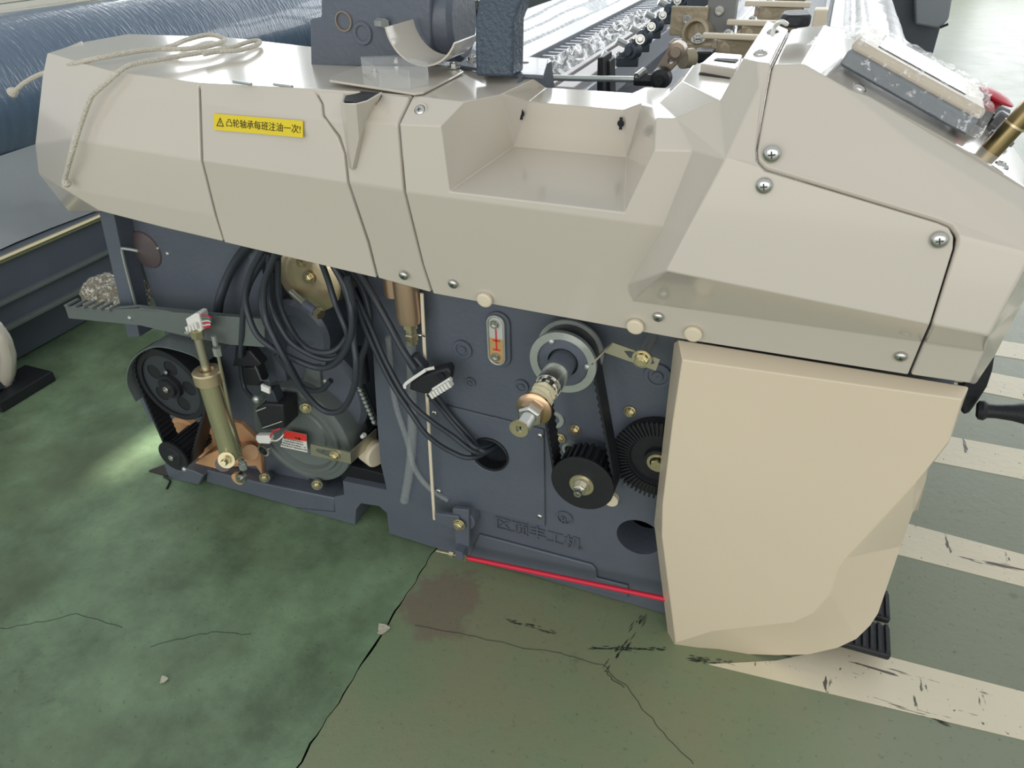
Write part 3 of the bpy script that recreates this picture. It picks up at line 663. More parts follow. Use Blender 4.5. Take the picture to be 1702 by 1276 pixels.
# ================================================================ NEAR LOOM: MACHINERY
# ---- oil sight glass
t = thing('oil_sight_glass', Y(824, 560, 0), 'oval oil sight glass with red level marks, half filled with amber oil', 'gauge')
def stadium(c0, c1, r, n=14):
    up = (c1-c0).normalized(); sd_ = Vector((0, 1, 0)).cross(up).normalized(); P = []
    for i in range(n+1):
        a = math.pi*i/n; P.append(c1+sd_*math.cos(a)*r+up*math.sin(a)*r)
    for i in range(n+1):
        a = math.pi+math.pi*i/n; P.append(c0+sd_*math.cos(a)*r+up*math.sin(a)*r)
    return P
g0 = Y(830, 590, 0); g1 = Y(830, 536, 0); g0.x = g1.x = (g0.x+g1.x)/2
OFF = Vector((0, -1, 0))
MB().prism(stadium(g0, g1, .0265), (0, -.006, 0)).build('cast_pad', BLUE, t, 30, .002)
a0 = Y(826, 591, -.006); a1 = Y(826, 537, -.006); a0.x = a1.x = (a0.x+a1.x)/2
MB().prism(stadium(a0, a1, .0205), (0, -.007, 0), [stadium(a0+Vector((0, 0, .0)), a1, .0155)]).build('bezel', ZINC, t, 30, .0015)
w = .0155; L0 = a0+Vector((0, -.0035, -.014)); L1 = a1+Vector((0, -.0035, .014)); lv = a0+(a1-a0)*.56+Vector((0, -.0035, 0))
MB().prism([L0+Vector((-w, 0, 0)), L0+Vector((w, 0, 0)), lv+Vector((w, 0, 0)), lv+Vector((-w, 0, 0))], (0, .002, 0)).build('oil', OIL, t, 0)
MB().prism([lv+Vector((-w, 0, 0)), lv+Vector((w, 0, 0)), L1+Vector((w, 0, 0)), L1+Vector((-w, 0, 0))], (0, .002, 0)).build('clear_window', OILTOP, t, 0)
b = MB(); zl, zh = a0.z+.017, a0.z+(a1.z-a0.z)*.50; yc = a0.y-.0045; xc = a0.x
b.box((xc, yc, (zl+a1.z-.012)/2), (.0028, .0012, a1.z-.012-zl)); b.box((xc, yc, zl), (.016, .0012, .0028)); b.box((xc, yc, zh), (.016, .0012, .0028)); b.build('red_level_marks', REDINK, t, 0)
for q in (a0+Vector((-.002, -.004, 0)), a1+Vector((-.002, -.004, 0))): place(SOCKET, 'screw', t, q, NY, 0, .0095)

# ---- drive shaft end with flange
sc = Y(935, 603, -.09)
t = thing('drive_shaft', Vector((sc.x, 0, sc.z)), 'projecting steel drive shaft with white greased wrap, washer and nut, inside a bright ring flange', 'shaft')
MB().ring(sc+Vector((0, .008, 0)), NY, .0505, .0655, .009, 48).build('flange_ring', ZINC, t)
MB().lathe(sc, NY, [(-.008, .051), (-.004, .051), (-.002, .03)], 40, cap=False).build('flange_face', BLUE, t)
for a, c in ((917, 567), (976, 609), (922, 640)): place(DOME, 'screw', t, Y(a, c, -.088), NY, 0, .0065)
MB().cyl(sc+Vector((0, .09, 0)), sc+Vector((0, -.042, 0)), .0255).build('shaft', BLUE, t)
MB().ring(sc+Vector((0, .052, 0)), NY, .058, .0665, .006, 48).build('rear_flange_ring', ZINC, t)
MB().lathe(sc+Vector((0, .05, 0)), NY, [(0, .052), (.042, .052)], 40).build('belt_drum', RUBBER, t)
MB().lathe(sc, NY, [(.036, .020), (.036, .0248), (.085, .0248), (.085, .022)], 32, cap=False).build('steel_sleeve', STEEL, t)
b = MB()
for k in range(9):
    a = 2*math.pi*k/9; d = Vector((math.cos(a), 0, math.sin(a))); b.box(sc+Vector((0, -.092, 0))+d*.0222, (.007, .013, .003), Matrix.Rotation(-a+math.pi/2, 3, 'Y'))
b.lathe(sc, NY, [(.08, .0218), (.105, .0218)], 28); b.build('splined_collar', STEEL, t)
b = MB(); bm = b.bm; rings = []
for i in range(15):
    h = .098+.058*i/14
    rings.append([bm.verts.new(sc+Vector((0, -h, 0))+Vector((math.cos(2*math.pi*j/24), 0, math.sin(2*math.pi*j/24)))*(.0212+.0014*math.sin(i*1.9+j*.7)+.001*math.sin(j*1.3+i*.6))) for j in range(24)])
for p, q in zip(rings, rings[1:]):
    for j in range(24): bm.faces.new((p[j], p[(j+1) % 24], q[(j+1) % 24], q[j]))
bm.faces.new(rings[0]); bm.faces.new(rings[-1]); b.build('greased_wrap', GREASE, t)
MB().lathe(sc, NY, [(.155, .012), (.155, .032), (.160, .032), (.164, .026), (.164, .012)], 40, cap=False).build('dished_washer', mat('copper_tinged_washer', (206, 172, 140), .25, 1, .25, 20), t)
MB().lathe(sc, NY, [(.164, .0225), (.184, .0225), (.187, .019)], 6).build('hex_nut', STEEL, t, 20, .001)
b = MB(); prf = []
for k in range(10): prf += [(.185+.003*k, .0128), (.1865+.003*k, .0114)]
prf += [(.216, .010), (.216, .005), (.208, .0045), (.208, .0001)]
b.lathe(sc, NY, prf, 24, cap=False); b.build('threaded_end', STEEL, t)
kw = Y(862, 713, -.308)
b = MB(); ci = [kw+Vector((math.cos(2*math.pi*i/24)*.0165, 0, math.sin(2*math.pi*i/24)*.0165)) for i in range(24)]
ho = [kw+Vector((dx*.0045, 0, dz*.006)) for dx, dz in ((-1, -1), (1, -1), (1, 1), (-1, 1))]
b.prism(ci, (0, .003, 0), [ho]); b.build('key_washer', GOLD, t)

# ---- slotted bracket
t = thing('slotted_bracket', Y(1060, 590, 0), 'bright slotted strip bracket with a bent end and a brass coloured bolt', 'bracket')
bp = [Y(1017, 569, -.085), Y(1097, 597, -.085), Y(1090, 616, -.085), Y(1000, 584, -.085)]
slot = [Y(1037, 583, -.085), Y(1047, 583, -.085), Y(1084, 596, -.085), Y(1088, 603, -.085), Y(1083, 605, -.085), Y(1046, 594, -.085)]
MB().prism(bp, (0, .003, 0), [slot]).build('strip', NICKEL, t, 0)
MB().prism([bp[0], bp[3], Y(982, 606, -.125), Y(985, 603, -.13)], (.003, 0, 0)).build('bent_end', NICKEL, t, 0)
place(HEXG, 'hex_bolt', t, Y(1067, 596, -.089), NY, .2, .0125)
MB().cyl(Y(1067, 596, -.085), Y(1067, 596, -.085)+Vector((0, .085, 0)), .011).build('stand_off', ZINC, t)

# ---- belt drive below the shaft
def pulley_teeth(c, y0, y1, r, n, m, name, parent, depth=.006):
    b = MB(); P = []
    for i in range(n):
        for k, rr in ((.0, r), (.45, r), (.5, r-depth), (.95, r-depth)):
            a = 2*math.pi*(i+k)/n; P.append(Vector((c.x+math.cos(a)*rr, y0, c.z+math.sin(a)*rr)))
    b.prism(P, (0, y1-y0, 0)); return b.build(name, m, parent, 20)
pc = Y(968, 803, -.094)
t = thing('lower_belt_pulley', pc, 'black flanged timing pulley with a central brass nut under the drive shaft', 'pulley')
MB().lathe(pc, NY, [(-.004, .03), (-.004, .0665), (.002, .0675), (.004, .066), (.004, .02), (.006, .018), (.006, .0001)], 48, cap=False).build('flange', RUBBER, t)
pulley_teeth(pc, -.092, -.034, .0615, 26, RUBBER, 'toothed_rim', t)
MB().cyl(pc+Vector((0, .06, 0)), pc+Vector((0, .096, 0)), .045).build('hub', BLUE, t)
MB().lathe(pc, NY, [(.004, .026), (.007, .026), (.007, .01)], 30, cap=False).build('washer', GOLD, t)
MB().lathe(pc, NY, [(.007, .019), (.012, .017), (.012, .008)], 30, cap=False).build('spring_washer', NICKEL, t)
MB().lathe(pc, NY, [(.012, .0135), (.024, .0135), (.025, .011)], 6).build('hex_nut', STEEL, t, 20)
MB().lathe(pc, NY, [(.024, .008), (.036, .008), (.036, .004), (.03, .003), (.03, .0001)], 16, cap=False).build('threaded_stud', STEEL, t)
def belt(name, c0, r0, c1, r1, y0, y1, th, m, label, teeth=True):
    """closed belt around two pulleys in an x-z plane"""
    A = Vector((c0.x, 0, c0.z)); B = Vector((c1.x, 0, c1.z)); d = B-A; L = d.length; base = math.atan2(d.z, d.x); be = math.acos((r0-r1)/L)
    outl = []; 
    for i in range(25):
        a = base+be+(2*math.pi-2*be)*i/24; outl.append((A, r0, a))
    for i in range(17):
        a = base-be+(2*be)*i/16; outl.append((B, r1, a))
    pts = []
    for k in range(len(outl)):
        (c, r, a), (c2, r2, a2) = outl[k], outl[(k+1) % len(outl)]
        p = c+Vector((math.cos(a), 0, math.sin(a)))*r; q = c2+Vector((math.cos(a2), 0, math.sin(a2)))*r2
        n = max(1, int((q-p).length/.008)) if c is not c2 or (q-p).length > .03 else 2
        for j in range(n): 
            s_ = j/n; nn = (Vector((math.cos(a), 0, math.sin(a)))*(1-s_)+Vector((math.cos(a2), 0, math.sin(a2)))*s_).normalized(); pts.append((p.lerp(q, s_), nn))
    b = MB(); bm = b.bm; R = []
    for i, (p, nn) in enumerate(pts):
        inn = p-nn*(.0035 if (teeth and i % 2) else 0)
        R.append([bm.verts.new(v_) for v_ in (Vector((inn.x, y0, inn.z)), Vector((inn.x, y1, inn.z)), Vector((p.x, y1, p.z))+nn*th, Vector((p.x, y0, p.z))+nn*th)])
    for i in range(len(R)):
        a, c = R[i], R[(i+1) % len(R)]
        for k in range(4): bm.faces.new((a[k], a[(k+1) % 4], c[(k+1) % 4], c[k]))
    o = b.build(name, m, None, 25); tag(o, label, 'belt'); return o
belt('timing_belt', pc, .0635, Vector((sc.x, 0, sc.z)), .0545, -.084, -.040, .004, RUBBER, 'black toothed belt running up from the flanged pulley behind the shaft flange')
# take-up gear wheel
gc = Y(1094, 766, -.03)
t = thing('toothed_gear_wheel', gc, 'black gear wheel with radial face teeth, half hidden by the cream skirt panel', 'gear')
MB().lathe(gc, NY, [(-.03, .09), (0, .092), (0, .062), (-.008, .058), (-.008, .03), (.004, .028), (.004, .0001)], 48, cap=False).build('wheel_disc', RUBBER, t)
b = MB()
for i in range(60):
    a = 2*math.pi*i/60; b.box(gc+Vector((math.cos(a)*.081, -.001, math.sin(a)*.081)), (.034, .008, .0042), Matrix.Rotation(-a, 3, 'Y'))
o = b.build('face_teeth', RUBBER, t, 0)
MB().lathe(gc, NY, [(.004, .022), (.008, .022), (.008, .016)], 24, cap=False).build('washer', GOLD, t)
MB().lathe(gc, NY, [(.006, .013), (.018, .013)], 6).build('hex_nut', GOLD, t, 20)
b = MB(); b.lathe(Y(1050, 775, -.02), NY, [(0, .001), (.02, .001)], 6); 
b.bm.free()

# ---- foot lever and brake rod
t = thing('pivot_lever', Y(770, 870, -.03), 'dark painted bell-crank pivot lever on a round boss at the foot of the frame', 'lever')
MB().lathe(Y(777, 850, 0), NY, [(0, .036), (.03, .033), (.032, .029), (.03, .016), (.036, .015), (.036, .0001)], 32, cap=False).build('boss', BLUE, t)
MB().prism([Y(752, 845, -.04), Y(779, 848, -.04), Y(780, 908, -.04), Y(769, 920, -.04), Y(757, 914, -.04), Y(755, 880, -.04)], (0, .012, 0)).build('down_arm', BLUE, t, 20, .002)
MB().prism([Y(722, 853, -.046), Y(762, 858, -.046), Y(766, 876, -.046), Y(748, 878, -.046), Y(723, 868, -.046)], (0, .012, 0)).build('side_arm', BLUE, t, 20, .002)
place(HEXG, 'hex_bolt', t, Y(763, 871, -.047), NY, .3, .0115)
MB().box(Y(767, 916, -.05), (.022, .03, .03)).build('fork', BLUE, t, 0)
t = thing('brake_rod', Y(780, 926, -.05), 'long rod in a bright red sleeve with brass threaded end, low along the frame foot', 'rod')
r0 = Y(725, 915, -.052); r1 = Y(778, 927, -.052); r2 = Y(1120, 998, -.05)
MB().tube([r0, r1], .0028, 8, 1).build('threaded_end', GOLD, t)
MB().tube([r1, r2], .0062, 12, 1).build('red_sleeve', RED, t)
dr = (r1-r0).normalized()
for a, c in ((751, 921), (773, 926)):
    p = Y(a, c, -.052); MB().cyl(p-dr*.006, p+dr*.006, .0085, None, 6).build('hex_nut', GOLD, t, 20)

# ---- white strap, clear hoses, lubricator
def path(name, pts, r, m, label, cat, y=None, n=8, flat=None, group=None, sub=6):
    P = [Y(*p) if len(p) == 3 else Y(p[0], p[1], y) for p in pts]
    o = MB().tube(P, r, n, sub, flat).build(name, m, None, 40); tag(o, label, cat, group); return o
path('white_strap', [(701, 487), (705, 570), (709, 645), (714, 735), (719, 820), (722, 863)], .0042, WHITEP if False else CREAMP, 'thin cream coloured strip hanging down the frame to the pivot lever', 'strip', -.03, 8, .0025)
path('clear_hose', [(683, 560), (684, 620), (685, 700), (682, 770), (672, 832)], .0115, TUBE, 'wide clear hose hanging from the brass coloured lubricator', 'hose', -.012, 12)
path('clear_hose', [(645, 560), (655, 660), (676, 730), (690, 780), (715, 812), (745, 831)], .007, TUBE, 'thin clear hose curving behind the cream strip to the pivot lever', 'hose', -.01, 10)
t = thing('lubricator', Y(679, 520, -.03), 'brass coloured lubricator cup with a hose neck, hanging under the beige cover', 'lubricator')
lx = Y(681, 530, -.03); 
MB().lathe(lx+Vector((0, 0, .10)), (0, 0, -1), [(0, .027), (.09, .027), (.105, .025), (.108, .018)], 28).build('cup', mat('copper_tinted_cup', (206, 176, 150), .3, .8, .2, 6, stretch=(8, 8, 1)), t)
MB().lathe(lx+Vector((0, 0, -.008)), (0, 0, -1), [(0, .0165), (.012, .0165), (.014, .013), (.026, .013), (.028, .0155), (.04, .0155), (.042, .012), (.052, .012)], 6).build('hose_neck', GOLD, t, 20)
MB().lathe(lx+Vector((-.044, .02, .10)), (0, 0, -1), [(0, .02), (.06, .02), (.064, .01)], 20).build('rear_cup', mat('copper_tinted_cup', (0, 0, 0)), t)
MB().tube([lx+Vector((.014, -.01, -.03)), lx+Vector((.03, -.014, -.026)), lx+Vector((.034, -.004, -.034))], .0018, 6).build('twisted_wire', STEEL, t)

# ---- cables
CG = 'black cables of the loose bundle'
CL = [
 ('thickest black cable, outermost on the left of the hanging bundle', [(415, 405), (395, 430), (378, 462), (366, 495), (362, 520)], .0125, .02),
 ('black cable dropping on the left of the bundle to the square plug', [(440, 410), (420, 445), (409, 485), (403, 525), (404, 560), (406, 590)], .0075, -.02),
 ('black cable lying beside the leftmost drop of the bundle', [(452, 415), (432, 442), (414, 475), (405, 515), (402, 560), (400, 592)], .0075, -.04),
 ('printed black cable curving down the left inside of the coil', [(466, 420), (446, 455), (435, 492), (438, 526), (455, 562), (478, 600), (500, 640)], .0075, -.045),
 ('black cable forming the inner lower loop of the coil', [(447, 420), (447, 470), (449, 505), (464, 540), (486, 571), (528, 594), (560, 594), (578, 566), (583, 520), (570, 470), (548, 430)], .0075, -.06),
 ('black cable of the middle lower loop of the coil', [(462, 430), (464, 500), (484, 548), (510, 578), (545, 586), (570, 570), (588, 525), (578, 470), (560, 440)], .0075, -.05),
 ('black cable forming the outer loop along the bottom of the coil', [(438, 412), (416, 455), (408, 500), (424, 551), (450, 576), (478, 592), (528, 611), (558, 603), (580, 570), (585, 525), (575, 478), (556, 445)], .0078, -.075),
 ('black cable hanging lowest in a big loop in front of the grey gearbox', [(458, 420), (440, 470), (440, 520), (455, 560), (476, 600), (503, 648), (538, 682), (568, 681), (588, 645), (592, 605), (588, 565), (588, 520), (584, 485), (577, 462)], .0078, -.085),
 ('black cable running straight down the middle right of the coil', [(532, 430), (545, 465), (556, 500), (568, 530), (577, 556), (575, 585), (556, 604)], .007, -.07),
 ('black cable on the right flank of the coil', [(550, 435), (572, 476), (584, 520), (584, 556), (572, 586), (545, 606)], .0075, -.035),
 ('outermost black cable on the right of the coil', [(575, 440), (602, 480), (614, 525), (610, 565), (600, 600), (598, 640)], .0085, -.03),
 ('thick black cable running from the cover to the flat connector', [(592, 445), (622, 495), (650, 545), (672, 585), (690, 612)], .0085, -.055),
 ('upper black cable crossing the frame into the round hole', [(580, 470), (613, 537), (641, 600), (676, 661), (711, 695), (752, 724), (795, 752), (815, 766)], .0065, -.05),
 ('lower black cable sagging across the frame into the round hole', [(590, 500), (610, 553), (648, 632), (683, 686), (711, 724), (749, 750), (787, 760), (812, 768)], .0065, -.055),
 ('black cable from the flat connector down into the round hole', [(712, 655), (737, 684), (765, 716), (795, 745), (812, 760)], .006, -.035),
 ('second black cable from the flat connector into the round hole', [(722, 652), (750, 690), (782, 726), (806, 750), (818, 762)], .006, -.03),
 ('short black hose hooked under the coil beside the gearbox', [(459, 588), (484, 622), (508, 646), (533, 648), (550, 632)], .0075, .0),
 ('black cable going from the square plug to the relay box', [(404, 560), (400, 600), (405, 640), (418, 660)], .006, -.02),
]
for lb, pts, r, y in CL:
    P = [Y(a, c, y + .012*math.sin(i*1.3)) for i, (a, c) in enumerate(pts)]
    if 'round hole' in lb: P[-1] = P[-1]+Vector((0, .09, -.01))
    o = MB().tube(P, r*.92, 8, 7).build('cable', CABLE, None, 50); tag(o, lb, 'cable', CG)
# thick conduit on the left
o = MB().tube([Y(455, 400, .08), Y(440, 440, .08), Y(425, 500, .08), Y(415, 560, .07), Y(410, 600, .05)], .03, 12, 6).build('cable_sleeve', CABLE, None, 50); tag(o, 'broad dark cable sleeve behind the left strands of the bundle', 'sleeve')

# ---- flat connector with ties
cx = Y(714, 640, -.06)
t = thing('flat_connector', cx, 'flat black plug lying across the cream strip, with white comb and white tie', 'connector')
e1 = (Y(749, 632, -.06)-Y(680, 650, -.06)).normalized(); 
MB().prism([Y(682, 636, -.065), Y(700, 626, -.065), Y(722, 618, -.065), Y(744, 612, -.065), Y(750, 620, -.065), Y(748, 634, -.065), Y(736, 648, -.065), Y(720, 657, -.065), Y(700, 654, -.065), Y(680, 648, -.065)], (0, .022, .006)).build('plug_body', RUBBER, t, 20, .004)
MB().prism([Y(674, 604, -.06), Y(682, 594, -.06), Y(690, 594, -.06), Y(708, 616, -.06), Y(698, 626, -.06), Y(686, 624, -.06)], (0, .022, .004)).build('plug_back', CABLE, t, 20, .004)
MB().tube([Y(673, 645, -.072), Y(675, 637, -.073), Y(704, 617, -.074), Y(709, 614, -.07), Y(722, 611, -.062)], .004, 6, 3, .002).build('white_tie', WHITEP, t)
b = MB(); q0 = Y(719, 655, -.072); q1 = Y(748, 637, -.072)
for k in range(7):
    p = q0.lerp(q1, k/6); b.box(p, (.0062, .014, .014), Matrix.Rotation(-.5, 3, 'Y'))
b.tube([q0+Vector((0, .006, .008)), q1+Vector((0, .006, .008))], .005, 6, 1); b.build('white_comb', WHITEP, t, 0)
MB().lathe(Y(733, 625, -.068), NY, [(0, .009), (.001, .009), (.001, .0001)], 16, cap=False).build('plug_hole', DARK, t)

# ---- rail bracket with ribbed step, white plug on the damper rod
t = thing('ribbed_arm_rail', Y(240, 530, -.05), 'long grey painted arm rail with a ribbed tread at its left end', 'rail')
MB().prism([Y(107, 508, -.05), Y(185, 515, -.05), Y(232, 512, -.05), Y(310, 522, -.05), Y(440, 532, -.05), Y(440, 577, -.05), Y(382, 573, -.05), Y(309, 559, -.05), Y(234, 541, -.05), Y(114, 529, -.05)], (0, .004, 0)).build('web', GREYP, t, 0, .001)
MB().prism([Y(185, 515, -.05), Y(232, 512, -.05), Y(310, 522, -.05), Y(440, 532, -.05), Y(440, 529, -.03), Y(310, 518, -.03), Y(232, 508, -.03), Y(185, 511, -.03)], (0, 0, .003)).build('top_flange', GREYP, t, 0)
for k in range(6):
    a, c = 112+14*k, 508+1.6*k
    p = Y(a, c, -.05); b = MB(); b.box(p+Vector((.004, .012, .004)), (.012, .04, .006), Matrix.Rotation(-.3, 3, 'Y')); b.build('tread_rib', GREYP, t, 0, .001)
place(DOME, 'screw', t, Y(216, 528, -.05), NY, 0, .006)
t = thing('white_plug', Y(325, 540, -.08), 'white multi-pin plug with red, green and white wires, on top of the damper rod', 'connector')
MB().prism([Y(308, 530, -.085), Y(324, 521, -.085), Y(330, 522, -.085), Y(336, 549, -.085), Y(321, 558, -.085), Y(314, 549, -.085)], (0, .03, 0)).build('plug_body', WHITEP, t, 20, .002)
for k in range(4):
    b = MB(); p = Y(312+6*k*.8, 550-3*k*.8-2, -.09); b.box(p, (.006, .006, .016)); b.build('plug_key', WHITEP, t, 0)
for k, m in enumerate((RED, GREYB, mat('green_wire', (70, 130, 110), .4), WHITEP, RED, WHITEP, RED)):
    MB().tube([Y(331+.6*k, 524+3.5*k, -.075), Y(342+1*k, 524+3*k, -.085), Y(352-.6*k, 528+2.5*k, -.08), Y(350-1.4*k, 534+2.2*k, -.06)], .0017, 6, 5).build('wire', m, t)

# ---- damper cylinder
dx = Y(345, 620, -.085); dtop = dx+Vector((0, 0, 0)); zb = Y(374, 760, -.085)
bx = Vector((dx.x, -.085, zb.z))
t = thing('damper_cylinder', bx, 'upright olive zinc damper cylinder with a brass cap and thin rod', 'cylinder')
up = Vector((0, 0, 1))
MB().cyl(bx+up*.02, dtop-up*.01, .0285, None, 36).build('barrel', DAMP, t)
MB().lathe(dtop-up*.024, up, [(0, .032), (.002, .036), (.03, .036), (.033, .033), (.034, .017), (.028, .016), (.028, .011)], 36, cap=False).build('cap', BRASS, t)
MB().cyl(dtop, Y(328, 556, -.085), .0105, None, 16).build('rod', NICKEL, t)
MB().cyl(Y(329, 560, -.085), Y(327, 548, -.085), .015, None, 6).build('rod_nut', GOLD, t, 20)
place(HEXS, 'hex_bolt', t, Y(312, 552, -.09), (-.6, -.8, .1), 0, .007)
eb = Y(383, 762, -.07)
MB().lathe(Y(392, 750, -.02), (Y(368, 774, -.12)-Y(392, 750, -.02)), [(0, .017), (.07, .017), (.072, .021), (.105, .021)], 20).build('pivot_eye', mat('dull_gunmetal', (96, 92, 92), .4, .6), t)
ax = (Y(368, 774, -.12)-Y(392, 750, -.02)).normalized(); pe = Y(377, 764, -.115)
MB().lathe(pe, ax, [(0, .022), (.004, .022), (.004, .012)], 24, cap=False).build('washer', GOLD, t)
MB().lathe(pe+ax*.004, ax, [(0, .0135), (.009, .0135)], 6).build('hex_nut', GOLD, t, 20)
MB().lathe(pe+ax*.013, ax, [(0, .0095), (.008, .0095), (.016, .007)], 12).build('stud', GOLD, t)
# ---- thin link rod beside it
t = thing('link_rod', Y(403, 790, -.075), 'thin steel link rod with a ball joint at its foot, right of the damper', 'rod')
lt = Y(361, 582, -.075); lb_ = Y(400, 770, -.075)
MB().tube([lt, lb_], .0042, 8, 1).build('rod', NICKEL, t)
MB().lathe(lt+Vector((0, 0, .015)), lt-lb_, [(0, .0065), (.026, .0065)], 10).build('threaded_top', ZINC, t)
MB().cyl(Y(363, 590, -.075), Y(360, 577, -.075), .0105, None, 6).build('lock_nut', ZINC, t, 20)
MB().lathe(Y(401, 764, -.075), (0, 0, -1), [(0, .008), (.01, .008), (.012, .011), (.03, .011), (.032, .009)], 6).build('end_nut', ZINC, t, 20)
MB().lathe(Y(399, 792, -.06), NY, [(0, .012), (.002, .019), (.012, .019), (.014, .012)], 20).build('ball_joint', PRIMER, t)
MB().lathe(Y(404, 791, -.075), NY, [(0, .016), (.012, .016), (.012, .008), (.02, .008)], 16).build('joint_stud', STEEL, t)

# ---- left belt drive
uc = Y(286, 640, -.055)
t = thing('large_belt_pulley', uc, 'large dark belt pulley with round lightening holes inside the sheet guard', 'pulley')
hl = [[uc+Vector((math.cos(a)*.058+math.cos(q)*.022, 0, math.sin(a)*.058+math.sin(q)*.022)) for q in [2*math.pi*j/16 for j in range(16)]] for a in [math.radians(x) for x in (75, 147, 219, 291, 3)]]
rim = [uc+Vector((math.cos(2*math.pi*i/48)*.096, 0, math.sin(2*math.pi*i/48)*.096)) for i in range(48)]
MB().prism(rim, (0, .02, 0), hl).build('web', mat('dark_pulley_iron', (56, 60, 66), .45, 0, .1), t, 20)
MB().ring(uc+Vector((0, .05, 0)), NY, .092, .106, .056, 56).build('rim', RUBBER, t)
pulley_teeth(uc, -.053, .0, .109, 60, RUBBER, 'toothed_rim', t, .003)
MB().lathe(uc, NY, [(0, .036), (.012, .034), (.012, .026), (.02, .024), (.02, .0001)], 28, cap=False).build('hub', RUBBER, t)
place(SOCKET, 'hub_screw', t, uc+Vector((0, -.02, 0)), NY, 0, .009)
place(SOCKET, 'grub_screw', t, uc+Vector((0, -.004, .043)), NY, 0, .006)
lc = Y(288, 758, -.085)
t = thing('small_belt_pulley', lc, 'small black toothed motor pulley at floor level on the left', 'pulley')
pulley_teeth(lc, -.08, .03, .040, 18, RUBBER, 'toothed_barrel', t, .004)
MB().lathe(lc, NY, [(-.004, .03), (-.004, .048), (.002, .048), (.003, .03), (.006, .028), (.006, .0001)], 36, cap=False).build('flange', RUBBER, t)
place(SOCKET, 'hub_screw', t, lc+Vector((0, -.006, 0)), NY, 0, .009)
place(DOME, 'bright_plug', t, lc+Vector((.03, -.002, -.036)), NY, 0, .008)
belt('drive_belt', uc, .1095, Vector((lc.x, 0, lc.z)), .0405, -.066, -.016, .006, RUBBER, 'black toothed drive belt around the large left pulley and small motor pulley')
# sheet guard
t = thing('sheet_belt_guard', uc, 'curved dark sheet metal guard wrapped over the large left pulley', 'guard')
b = MB(); bm = b.bm; G0 = [(225, 668), (211, 640), (212, 612), (227, 589), (254, 576), (285, 579), (324, 592), (337, 606)]
fr_ = [Y(a, c, -.078) for a, c in G0]
def cat(P, sub=4):
    E = [P[0]*2-P[1]]+P+[P[-1]*2-P[-2]]; Q = []
    for i in range(1, len(E)-2):
        a, b_, c, d = E[i-1:i+3]
        for k in range(sub):
            u = k/sub; Q.append(.5*((2*b_)+(c-a)*u+(2*a-5*b_+4*c-d)*u*u+(3*b_-a-3*c+d)*u**3))
    return Q+[P[-1]]
fr_ = cat(fr_); cen = Vector((uc.x, -.078, uc.z))
q = []
for p in fr_:
    n = (p-cen).normalized(); q.append((p, p+Vector((0, .115, 0)), p+Vector((0, .115, 0))-n*.003, p-n*.003))
vs = [[bm.verts.new(x) for x in r] for r in q]
for a, c in zip(vs, vs[1:]):
    for k in range(4): bm.faces.new((a[k], a[(k+1) % 4], c[(k+1) % 4], c[k]))
bm.faces.new(vs[0]); bm.faces.new(vs[-1]); b.build('curved_sheet', GREYP, t, 40)
MB().prism([Y(226, 600, .03), Y(255, 580, .03), Y(320, 592, .03), Y(345, 620, .03), Y(345, 700, .03), Y(250, 700, .03), Y(226, 650, .03)], (0, .003, 0)).build('back_sheet', BLUE, t, 0)
# primer housing
hc = Y(335, 720, .03)
t = thing('primed_motor_flange', hc, 'copper coloured primed motor flange behind the small toothed pulley and damper', 'motor flange')
MB().prism([Y(278, 690, .035), Y(300, 684, .035), Y(350, 690, .035), Y(400, 705, .035), Y(430, 735, .035), Y(436, 792, .035), Y(425, 775, .035), Y(395, 776, .035), Y(352, 776, .035), Y(322, 768, .035), Y(285, 740, .035)], (0, .05, 0)).build('flange_plate', PRIMER, t, 20, .004)
MB().prism([Y(323, 770, -.02), Y(340, 757, -.02), Y(362, 748, -.02), Y(420, 765, -.02), Y(362, 780, -.02)], (0, .06, 0)).build('foot', PRIMER, t, 20, .003)
MB().lathe(Y(318, 716, .035), NY, [(0, .062), (.02, .058), (.022, .046), (.03, .044), (.03, .0001)], 32, cap=False).build('bearing_boss', PRIMER, t)
MB().lathe(Y(372, 735, .035), NY, [(0, .07), (.008, .068), (.010, .06), (.010, .0001)], 36, cap=False).build('round_boss', PRIMER, t)
MB().cyl(Y(412, 745, .03), Y(416, 752, -.03), .022).build('rusty_pin', PRIMER, t)

# ---- gearbox casing disc
mc = Y(496, 727, .0)
t = thing('gearbox_casing', mc, 'round grey painted gearbox casing with raised rims, bolted low in the left bay', 'gearbox')
b = MB(); b.lathe(mc+Vector((0, .10, 0)), NY, [(0, .150), (.085, .152), (.09, .150), (.093, .142), (.093, .136), (.088, .132), (.088, .122), (.096, .118), (.096, .108), (.085, .102), (.078, .078), (.078, .074), (.082, .070), (.082, .0001)], 64, cap=False)
b.build('casing', GREYP, t, 40)
MB().prism([Y(452, 665, .04), Y(468, 645, .04), Y(480, 640, .04), Y(505, 645, .04), Y(530, 668, .04), Y(566, 690, .04), Y(560, 740, .04), Y(480, 740, .04)], (0, .05, 0)).build('upper_lug', GREYP, t, 30, .008)
for a, c, y in ((508, 678, .0), (440, 793, -.01), (527, 805, -.01)): place(HEXG, 'hex_bolt', t, Y(a, c, y), (.4, -.9, 0), .3, .0105)
MB().cyl(Y(440, 793, -.01), Y(452, 790, .06), .015).build('bolt_lug', GREYP, t)
MB().cyl(Y(527, 805, -.01), Y(538, 800, .06), .015).build('bolt_lug', GREYP, t)
yl = -.006
s0, s1, s2, s3 = [Y(a, c, yl) for a, c in ((466, 742), (511, 752), (509, 722), (474, 715))]
st = MB().prism([s0, s1, s2, s3], (0, .0008, 0)).build('paper_label', PAPER, t, 0)
